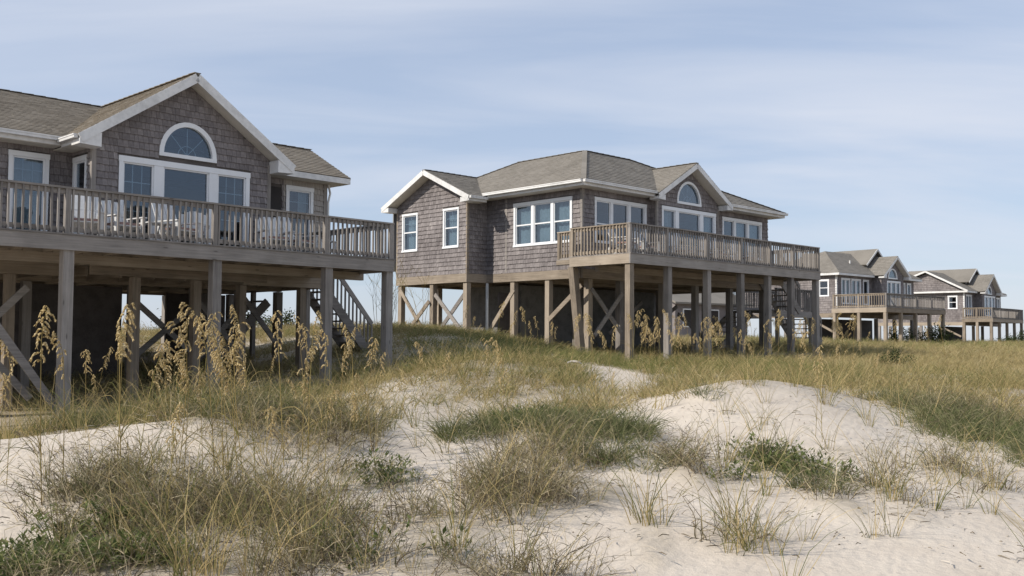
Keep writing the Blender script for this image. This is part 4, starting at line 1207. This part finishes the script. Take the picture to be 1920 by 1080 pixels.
R = random.Random(3)
def ribbon(mb, pts, w, taper=True):
    o = len(mb.v); n = len(pts)
    a = R.uniform(0, PI)
    for i, p in enumerate(pts):
        p = Vector(p)
        d = (Vector(pts[min(i + 1, n - 1)]) - Vector(pts[max(i - 1, 0)]))
        side = d.cross(Vector((math.cos(a), math.sin(a), .3)))
        if side.length < 1e-6:
            side = Vector((1, 0, 0))
        side.normalize()
        k = w / 2 * ((1 - .8 * i / (n - 1)) if taper else 1)
        mb.v.append(tuple(p - side * k)); mb.v.append(tuple(p + side * k))
    for i in range(n - 1):
        mb.f.append((o + 2 * i, o + 2 * i + 1, o + 2 * i + 3, o + 2 * i + 2))
def blade(mb, r, h0, h1, w, lean, droop, seg=4):
    an, rr = R.uniform(0, 2 * PI), r * math.sqrt(R.random())
    b = Vector((rr * math.cos(an), rr * math.sin(an), -.03))
    az = an + R.gauss(0, .9)
    L = R.uniform(h0, h1); th = abs(R.gauss(lean, lean * .6))
    pts = [b]
    for i in range(seg):
        th2 = th + droop * ((i + 1) / seg) ** 1.6 * R.uniform(.5, 1.4)
        pts.append(pts[-1] + Vector((math.cos(az) * math.sin(th2), math.sin(az) * math.sin(th2), math.cos(th2))) * (L / seg))
    ribbon(mb, pts, w)
def wiry(n=24, r=.13):
    """scrub clump: arching woody stems with short side twigs"""
    mb = MB()
    for _ in range(n):
        an, rr = R.uniform(0, 2 * PI), r * math.sqrt(R.random())
        p = Vector((rr * math.cos(an), rr * math.sin(an), -.02))
        az = an + R.gauss(0, .7); th = abs(R.gauss(.45, .3))
        d = Vector((math.cos(az) * math.sin(th), math.sin(az) * math.sin(th), math.cos(th)))
        L = R.uniform(.22, .62); k = R.randint(5, 7)
        pts = [p]
        for i in range(k):
            p = p + d * (L / k)
            d = (d + Vector((math.cos(az) * .10, math.sin(az) * .10, -.10)) + Vector((R.gauss(0, .2), R.gauss(0, .2), R.gauss(0, .16)))).normalized()
            if p.z < .015:
                d.z = abs(d.z) + .2
            pts.append(p)
            if i > 0 and R.random() < .5:
                q = p + Vector((R.gauss(0, .06), R.gauss(0, .06), R.uniform(.01, .09)))
                ribbon(mb, [p, (p + q) / 2 + Vector((0, 0, .012)), q], .006)
        ribbon(mb, pts, R.uniform(.006, .009))
    return mb
def leafy(n=70, r=.2):
    mb = MB()
    for _ in range(n // 6):
        an, rr = R.uniform(0, 2 * PI), r * math.sqrt(R.random())
        b = Vector((rr * math.cos(an), rr * math.sin(an), -.02))
        d = Vector((R.gauss(0, .45), R.gauss(0, .45), 1)).normalized()
        h = R.uniform(.10, .26)
        ribbon(mb, [b, b + d * h * .5, b + d * h], .006)
        for k in range(7):
            p = b + d * h * R.uniform(.3, 1.02)
            az, el = R.uniform(0, 2 * PI), R.uniform(-.1, .9)
            e = Vector((math.cos(az) * math.cos(el), math.sin(az) * math.cos(el), math.sin(el)))
            L, w = R.uniform(.045, .095), R.uniform(.016, .032)
            s = e.cross(Vector((0, 0, 1))).normalized()
            o = len(mb.v)
            mb.v += [tuple(p), tuple(p + e * L * .45 + s * w / 2), tuple(p + e * L), tuple(p + e * L * .45 - s * w / 2)]
            mb.f += [(o, o + 1, o + 2), (o, o + 2, o + 3)]
    return mb
def tuft(n, r, h0, h1, w, lean, droop):
    mb = MB()
    for _ in range(n):
        blade(mb, r, h0, h1, w, lean, droop)
    return mb

def scatter(name, pts, scl, templates, label, cat, tilt=.12):
    """one plant cover made of many tufts"""
    n = len(pts)
    me = bpy.data.meshes.new(name)
    me.vertices.add(n); me.vertices.foreach_set('co', np.asarray(pts, np.float32).ravel())
    a = me.attributes.new('rot', 'FLOAT_VECTOR', 'POINT')
    rot = np.stack([rng.normal(0, tilt, n), rng.normal(0, tilt, n), rng.uniform(0, 2 * PI, n)], 1).astype(np.float32)
    a.data.foreach_set('vector', rot.ravel())
    a = me.attributes.new('scl', 'FLOAT', 'POINT'); a.data.foreach_set('value', np.asarray(scl, np.float32))
    a = me.attributes.new('idx', 'INT', 'POINT'); a.data.foreach_set('value', rng.integers(0, len(templates), n).astype(np.int32))
    col = bpy.data.collections.new(name + '_tufts')
    for tm in templates:
        col.objects.link(bpy.data.objects.new('tuft', tm))
    o = link(name, me, kind='stuff')
    tag(o, label, cat)
    g = bpy.data.node_groups.new(name + '_cover', 'GeometryNodeTree')
    g.interface.new_socket('Geometry', in_out='INPUT', socket_type='NodeSocketGeometry')
    g.interface.new_socket('Geometry', in_out='OUTPUT', socket_type='NodeSocketGeometry')
    gi, go = g.nodes.new('NodeGroupInput'), g.nodes.new('NodeGroupOutput')
    ci = g.nodes.new('GeometryNodeCollectionInfo'); ci.inputs['Collection'].default_value = col
    ci.inputs['Separate Children'].default_value = True; ci.inputs['Reset Children'].default_value = True
    ip = g.nodes.new('GeometryNodeInstanceOnPoints'); ip.inputs['Pick Instance'].default_value = True
    def attr(nm, ty):
        q = g.nodes.new('GeometryNodeInputNamedAttribute'); q.data_type = ty; q.inputs['Name'].default_value = nm
        return q.outputs['Attribute']
    g.links.new(gi.outputs[0], ip.inputs['Points']); g.links.new(ci.outputs[0], ip.inputs['Instance'])
    g.links.new(attr('idx', 'INT'), ip.inputs['Instance Index'])
    g.links.new(attr('rot', 'FLOAT_VECTOR'), ip.inputs['Rotation']); g.links.new(attr('scl', 'FLOAT'), ip.inputs['Scale'])
    g.links.new(ip.outputs[0], go.inputs[0])
    md = o.modifiers.new('cover', 'NODES'); md.node_group = g
    return o

def sample(n, x0, x1, y0, y1, dens):
    x = rng.uniform(x0, x1, n); y = rng.uniform(y0, y1, n)
    keep = rng.random(n) < dens(x, y)
    x, y = x[keep], y[keep]
    return np.stack([x, y, ground_z(x, y) - .01], 1)
def in_view(x, y, margin=2.6):
    return (np.abs(x) < y * .53 + margin)

tw = [wiry().mesh('wiry', 'wiry') for _ in range(4)]
tl_ = [leafy().mesh('leafy', 'leafy') for _ in range(3)]
td = [tuft(46, .15, .16, .46, .008, .45, .9).mesh('dense', 'dense') for _ in range(3)]
tg = [tuft(15, .07, .25, .85, .0075, .22, .75).mesh('upright', 'upright') for _ in range(3)]
tgr = [tuft(40, .30, .16, .42, .012, .42, .9).mesh('green', 'green') for _ in range(3)]
tgo = [tuft(40, .30, .12, .38, .012, .45, .8).mesh('gold', 'gold') for _ in range(3)]
p = sample(9200, -8, 9.5, 6.2, 19, lambda x, y: veg(x, y, 'w') ** 1.5 * np.clip(.5 + vnoise(x, y, .7) * 1.7 + vnoise(x + 4, y + 2, .3) * .9, .04, 1) * in_view(x, y))
scatter('wiry_scrub', p, rng.uniform(.6, 1.15, len(p)), tw, 'tangled brown and olive wiry scrub covering the foreground dune', 'scrub')
p = sample(16500, -8, 9.5, 6.2, 19, lambda x, y: veg(x, y, 'l') * np.clip(.5 + vnoise(x + 2, y, .5) * 1.6, .05, 1) * in_view(x, y))
scatter('leafy_ground_cover', p, rng.uniform(.6, 1.2, len(p)), tl_, 'bright green low leafy plants creeping over the sand', 'ground cover')
p = sample(15000, -6.5, 12, 8, 22, lambda x, y: veg(x, y, 'd') * np.clip(.6 + vnoise(x, y, .6) * 1.3, .05, 1) * in_view(x, y))
scatter('dune_grass', p, rng.uniform(.7, 1.25, len(p)), td, 'dense grey green grass clumps on the dune crests', 'grass')
def up_d(x, y):
    return np.clip(veg(x, y, 'g') * .5 + veg(x, y, 'w') * .12 + .012 * (y < 16) + .10 * field_cover(x, y) * (y < 24), 0, 1) * in_view(x, y)
p = sample(26000, -9, 12, 6.5, 26, up_d)
scatter('tall_dry_grass', p, rng.uniform(.6, 1.2, len(p)), tg, 'thin upright straw coloured grass stems scattered over the dunes', 'grass')
def greenness(x, y):
    g = np.exp(-(((x + .5) / 5.0) ** 2 + ((y - 27) / 6.5) ** 2)) + .35 * np.exp(-(((x - 6) / 7) ** 2 + ((y - 27) / 3.) ** 2)) + .22 * (y > 40) + vnoise(x, y, 6) * .5
    return np.clip(g, 0, 1)
near_d = lambda x, y: field_cover(x, y) * in_view(x, y, 4) * np.clip(.45 + vnoise(x + 3, y, 1.3) * 1.0 + vnoise(x + 8, y + 1, 3.1) * .9, .04, 1)
p = sample(15000, -14, 22, 14, 40, lambda x, y: near_d(x, y) * greenness(x, y))
p2 = sample(16000, -30, 80, 38, 120, lambda x, y: field_cover(x, y) * in_view(x, y, 7) * greenness(x, y) * .9)
p = np.concatenate([p, p2]); sc = np.where(p[:, 1] > 38, rng.uniform(1.2, 2.0, len(p)), rng.uniform(.7, 1.3, len(p)))
scatter('green_turf', p, sc, tgr, 'green grass on the bank below the middle house and across the far field', 'grass')
p = sample(15000, -14, 22, 14, 40, lambda x, y: near_d(x, y) * (1 - greenness(x, y)))
p2 = sample(20000, -30, 80, 38, 120, lambda x, y: field_cover(x, y) * in_view(x, y, 7) * (1 - greenness(x, y)))
p = np.concatenate([p, p2]); sc = np.where(p[:, 1] > 38, rng.uniform(1.1, 1.8, len(p)), rng.uniform(.7, 1.3, len(p)))
scatter('dry_gold_grass', p, sc, tgo, 'golden dry grass over the back dunes towards the far houses', 'grass')

# ---------------- sea oats, every stalk a plant of its own
def oat_variant(k):
    st, hd, lf = MB(), MB(), MB()
    H = 1.5
    full = [1.0, .55, .8, .35, .9, .65, .45, .75, .3, 1.0][k % 10]
    az = R.uniform(0, 2 * PI)
    bend = R.uniform(.0, .30)
    def spine(f):
        b = bend * f ** 2.2
        droop = max(0, f - .78) / .22
        return Vector((math.cos(az) * (b * H * .6 + droop ** 2 * .11), math.sin(az) * (b * H * .6 + droop ** 2 * .11), H * f - droop ** 2 * (.06 + .08 * R.random() * 0)))
    st.tube([spine(i / 10) for i in range(10)], [.0055 - .0003 * i for i in range(10)], 4)
    nb = int(8 + 18 * full)
    for i in range(nb):
        f = .70 + .30 * (i / (nb - 1)) ** .9
        p = spine(f)
        a2 = az + R.gauss(0, .9)
        L = (.05 + .065 * (1 - abs((f - .80) / .2) * .6)) * R.uniform(.6, 1.3) * (.55 + .5 * full)
        d = Vector((math.cos(a2) * .75, math.sin(a2) * .75, .55)).normalized()
        q = p.copy(); prev = p.copy(); pts = [p.copy()]
        for j in range(7):
            q = q + d * (L / 6)
            d = (d + Vector((0, 0, -.36)) + Vector((R.gauss(0, .1), R.gauss(0, .1), 0))).normalized()
            pts.append(q.copy())
            for side in range(2):
                if j == 0 and side:
                    continue
                s = d.cross(Vector((R.gauss(0, 1), R.gauss(0, 1), R.gauss(0, 1)))).normalized()
                ax = (d * .8 + s * .55 + Vector((0, 0, -.45))).normalized()
                w = ax.cross(s).normalized(); n3 = ax.cross(w)
                l, ww = R.uniform(.024, .034), R.uniform(.006, .009)
                o = len(hd.v)
                hd.v += [tuple(q), tuple(q + ax * l * .45 + w * ww), tuple(q + ax * l), tuple(q + ax * l * .45 - w * ww), tuple(q + ax * l * .45 + n3 * ww * .4), tuple(q + ax * l * .45 - n3 * ww * .4)]
                hd.f += [(o, o + 1, o + 4), (o + 1, o + 2, o + 4), (o + 2, o + 3, o + 4), (o + 3, o, o + 4), (o + 1, o, o + 5), (o + 2, o + 1, o + 5), (o + 3, o + 2, o + 5), (o, o + 3, o + 5)]
        ribbon(st, pts, .0035, False)
    for i in range(4):
        f = R.uniform(.02, .38)
        p = spine(f); a2 = R.uniform(0, 2 * PI); L = R.uniform(.35, .65); th = .25
        pts = [p]
        for j in range(6):
            th += R.uniform(.12, .42)
            pts.append(pts[-1] + Vector((math.cos(a2) * math.sin(th), math.sin(a2) * math.sin(th), math.cos(th))) * L / 6)
        ribbon(lf, pts, .010)
    return st.mesh('sea_oat', 'oat_stem'), hd.mesh('seed_head', 'oat_head'), lf.mesh('leaf', 'oat_leaf')
OV = [oat_variant(k) for k in range(10)]
OATS_NEAR = [(-4.00,8.60,1.75), (-3.96,8.90,1.44), (-3.35,8.70,1.75), (-3.27,8.80,1.40), (-2.97,8.90,1.57), (-2.47,7.20,1.11), (-2.70,9.20,1.84), (-2.60,9.30,1.63), (-2.51,9.50,1.67), (-2.46,9.10,1.38), (-2.47,9.75,1.33), (-2.37,10.50,1.67), (-2.14,10.60,1.69), (-2.06,10.72,1.53), (-2.15,10.36,1.32), (-2.74,9.00,1.14), (-3.01,9.25,1.29), (-1.91,11.20,1.26), (-1.84,11.80,1.42), (-1.75,11.92,1.23), (-1.57,12.40,1.10), (-1.21,14.80,1.23), (-1.05,14.20,1.04), (-0.41,14.20,1.26), (-0.13,12.70,1.20), (-0.09,11.80,0.95), (3.90,12.60,1.25), (3.88,12.81,1.00), (4.38,15.75,0.97), (4.26,15.05,0.70), (5.38,15.75,0.81), (6.09,17.15,0.87), (5.49,17.15,0.86), (1.53,15.05,0.70), (0.92,14.35,0.79), (-1.55,11.20,1.00), (-1.86,8.00,0.89), (-1.89,8.00,0.97), (-3.22,9.75,1.28), (-2.80,9.80,1.40), (-4.63,9.25,1.36), (-4.47,8.75,1.15)]
OATS_ROW = [(-1.18,24.60,1.39), (-0.92,24.60,1.03), (-0.40,25.20,1.42), (-0.15,23.40,0.95), (0.03,24.60,1.22), (0.33,24.60,1.36), (0.50,23.40,1.04), (0.70,25.20,1.17), (0.88,23.40,1.11), (1.07,23.40,1.01), (1.30,21.75,1.44), (1.63,20.25,1.60), (1.71,20.25,1.39), (1.95,20.25,1.40), (2.04,20.25,1.28), (2.58,21.00,1.41), (2.65,20.25,1.45), (2.84,20.25,1.37), (3.05,21.00,1.53), (3.39,21.00,1.39), (3.36,20.25,1.28), (3.78,21.75,1.16), (4.07,21.75,1.39), (4.15,21.00,1.10), (4.53,21.75,1.23), (4.67,21.75,1.14), (5.07,22.50,1.24), (5.11,21.75,1.01), (4.97,20.25,0.89), (6.15,23.25,1.10), (6.44,21.75,0.90), (7.89,21.60,0.64), (9.56,25.60,0.65), (9.35,24.00,0.63), (9.08,22.40,0.58), (7.20,21.75,0.76), (10.55,30.40,0.71), (12.38,33.60,0.67), (14.22,36.00,0.68), (16.87,40.00,0.54), (17.21,38.40,0.49)]

def oat(x, y, h, label, group, k):
    st, hd, lf = OV[k % len(OV)]
    s = min(max(h / 1.5, .6), 1.25)
    z = float(ground_z(np.array([x]), np.array([y]))[0]) + h - 1.5 * s
    o = link('sea_oat', st, None, (x, y, z))
    o.scale = (s * .85, s * .85, s); o.rotation_euler = (R.gauss(0, .09), R.gauss(.03, .09), R.uniform(0, 2 * PI))
    tag(o, label, 'sea oat', group)
    link('seed_head', hd, o, kind='stuff'); link('leaf', lf, o)
ORD = ['first', 'second', 'third', 'fourth', 'fifth', 'sixth', 'seventh', 'eighth', 'ninth', 'tenth', 'eleventh', 'twelfth', 'thirteenth', 'fourteenth', 'fifteenth', 'sixteenth', 'seventeenth', 'eighteenth', 'nineteenth', 'twentieth']
oats = [(x, y, h) for x, y, h in OATS_NEAR + OATS_ROW]
for i in range(64):
    u = R.uniform(-1.2, 11.5); v = R.uniform(-5.0, -2.0) if i % 4 == 0 else R.uniform(-2.2, -.25)
    x, y, z = H2.world(u, v)
    oats.append((x, y, R.uniform(.95, 1.75)))
for i in range(26):
    y = R.uniform(9.0, 15)
    oats.append((R.uniform(-.43, -.13) * y, y, R.uniform(.6, 1.65)))
zones = {}
for x, y, h in oats:
    s_ = x / y                                   # bearing from the beach
    if s_ < -.36: z = ('left of the near house second piling', 'sea oats by the near house')
    elif s_ < -.27: z = ('before the near house second piling', 'sea oats by the near house')
    elif s_ < -.215: z = ('left of the near house third piling', 'sea oats by the near house')
    elif s_ < -.12: z = ('below the near house right end', 'sea oats by the near house')
    elif s_ < -.04: z = ('below the left wing of the middle house', 'sea oats by the middle house')
    elif s_ < .06: z = ('below the middle house triple side window', 'sea oats by the middle house')
    elif s_ < .12: z = ('beside the middle house front corner post', 'sea oats by the middle house')
    elif s_ < .20: z = ('before the second and third middle deck posts', 'sea oats by the middle house')
    elif s_ < .27: z = ('before the fourth and fifth middle deck posts', 'sea oats by the middle house')
    elif s_ < .33: z = ('by the far deck corner of the middle house', 'sea oats by the middle house')
    elif s_ < .40: z = ('in the grass below the third house', 'sea oats in the field')
    else: z = ('in the grass below the farthest house', 'sea oats in the field')
    zones.setdefault(z, []).append((s_, x, y, h))
k = 0
for (where, grp), lst in zones.items():
    lst.sort()
    for j, (s_, x, y, h) in enumerate(lst):
        size = 'tall' if h > 1.3 else ('short' if h < .85 else 'golden')
        n = len(lst)
        pos = ORD[j] + ' from the left' if j < (n + 1) // 2 else ORD[n - 1 - j] + ' from the right'
        oat(x, y, h, '%s sea oat, %s %s' % (size, pos, where), grp, k)
        k += 1

# ---------------- shrubs, dry weeds, driftwood
MAT['shrub'] = plant_mat('shrub_leaf', [(0, (.022, .032, .014)), (.4, (.045, .065, .025)), (.8, (.085, .105, .045)), (1, (.16, .16, .08))], .25)
MAT['bark'] = plain_mat('shrub_bark', (.10, .08, .06), .9, .2)
MAT['drift'] = plain_mat('bleached_driftwood', (.52, .48, .42), .85, .15)
def shrub_mesh(n):
    mb, st = MB(), MB()
    tips = []
    for i in range(9):
        az, el = R.uniform(0, 2 * PI), R.uniform(.35, 1.45)
        L = R.uniform(.6, 1.0)
        p = [Vector((0, 0, -.1))]
        d = Vector((math.cos(az) * math.cos(el), math.sin(az) * math.cos(el), math.sin(el)))
        for j in range(4):
            p.append(p[-1] + (d + Vector((R.gauss(0, .15), R.gauss(0, .15), R.gauss(.05, .1)))) * L / 4)
        st.tube(p, [.022, .018, .013, .009, .005], 5)
        tips += p[2:]
    for i in range(n):
        c = R.choice(tips) + Vector((R.gauss(0, .13), R.gauss(0, .13), R.gauss(.02, .11)))
        e = Vector((R.gauss(0, 1), R.gauss(0, 1), R.gauss(.3, .7))).normalized()
        s = e.cross(Vector((R.gauss(0, 1), R.gauss(0, 1), R.gauss(0, 1)))).normalized()
        L, w = R.uniform(.05, .10), R.uniform(.018, .035)
        o = len(mb.v)
        mb.v += [tuple(c), tuple(c + e * L * .5 + s * w), tuple(c + e * L), tuple(c + e * L * .5 - s * w)]
        mb.f.append((o, o + 1, o + 2, o + 3))
    return mb.mesh('foliage', 'shrub'), st.mesh('stem', 'bark')
SV = [shrub_mesh(1500) for _ in range(3)]
for i, (x, y, sc, lb) in enumerate([
        (-14.2, 42, 1.3, 'leftmost dark shrub seen through the pilings of the near house'), (-11.6, 43, 1.2, 'dark shrub behind the crossed braces under the near house'), (-9.4, 41, 1.0, 'small shrub right of the crossed braces under the near house'),
        
        (11.2, 29.5, .6, 'dark broad shrub standing in for shade in the hollow right of the middle deck'),  # shrub added as a dark mass for the shaded hollow
        (25.4, 65.5, 1.2, 'lower dark shrub under the third house deck'), (28.2, 66.5, 1.6, 'tallest dark shrub, at the right end of the third house deck'),
        (41.4, 82.5, 1.3, 'shrub under the middle of the farthest deck'), (44.5, 85.5, 1.4, 'shrub at the far right under the farthest deck')]):
    fo, sm = SV[i % 3]
    z = float(ground_z(np.array([x]), np.array([y]))[0])
    o = link('shrub', sm, None, (x, y, z)); o.scale = (sc * 1.15, sc * 1.15, sc * .9); o.rotation_euler = (0, 0, i * 1.7)
    tag(o, lb, 'shrub', 'dark shrubs among the houses')
    link('foliage', fo, o, kind='stuff')
def weed_mesh():
    mb = MB()
    def grow(p, d, L, r, lvl):
        pts = [p]
        for j in range(5):
            d = (d + Vector((R.gauss(0, .12), R.gauss(0, .12), .05))).normalized()
            pts.append(pts[-1] + d * L / 5)
            if lvl < 2 and j > 0:
                grow(pts[-1], (d + Vector((R.gauss(0, .6), R.gauss(0, .6), .2))).normalized(), L * .4, r * .6, lvl + 1)
        mb.tube(pts, [r * (1 - .14 * q) for q in range(6)], 4)
    for i in range(4):
        grow(Vector((R.gauss(0, .08), R.gauss(0, .08), -.05)), Vector((R.gauss(0, .2), R.gauss(0, .2), 1)).normalized(), R.uniform(1.3, 1.9), .008, 0)
    return mb.mesh('dry_weed', 'oat_stem')
WM = weed_mesh()
for x, y, sc, lb in [(-4.15, 31, 1.25, 'tall dry branching weed against the sky right of the near house stairs'), (-3.75, 32, 1.0, 'shorter dry weed beside the last piling of the near house'), (-3.2, 36, 1.25, 'dry weed in the sky gap under the left wing of the middle house')]:
    o = link('dry_weed', WM, None, (x, y, float(ground_z(np.array([x]), np.array([y]))[0])))
    o.scale = (sc, sc, sc); o.rotation_euler = (0, 0, x * 3); tag(o, lb, 'weed')
x, y = 1.42, 22.5
dw = MB().tube([(-.17, 0, .05), (-.07, .02, .08), (.05, 0, .07), (.15, .03, .03)], [.012, .024, .026, .012], 7)
o = link('driftwood', dw.mesh('driftwood', 'drift'), None, (x, y, float(ground_z(np.array([x]), np.array([y]))[0]) + .22))
tag(o, 'small pale piece of driftwood lying on the green bank left of the corner post', 'driftwood')

# ---------------- twigs and shell bits blown over the sand
MAT['twig'] = plant_mat('twig', [(0, (.10, .08, .055)), (.5, (.20, .16, .11)), (1, (.62, .57, .50))], .05)
def litter_mesh():
    mb = MB()
    for i in range(9):
        x, y = R.gauss(0, .25), R.gauss(0, .25); a = R.uniform(0, 2 * PI); L = R.uniform(.02, .14)
        mb.tube([(x, y, .006), (x + math.cos(a) * L * .5, y + math.sin(a) * L * .5, .014), (x + math.cos(a + .3) * L, y + math.sin(a + .3) * L, .006)], [.003, .004, .002], 4)
    for i in range(3):
        x, y = R.gauss(0, .3), R.gauss(0, .3); r = R.uniform(.006, .014)
        mb.tube([(x, y, -.002), (x, y, r * .5)], [r, r * .4], 6)
    return mb.mesh('twigs', 'twig')
p = sample(900, -6.5, 9, 6.2, 18, lambda x, y: in_view(x, y) * np.clip(.35 + veg(x, y, 'wld'), 0, 1))
p[:, 2] += .012
scatter('beach_litter', p, rng.uniform(.7, 1.3, len(p)), [litter_mesh() for _ in range(4)], 'small twigs and shell bits scattered over the sand', 'litter', 0.0)
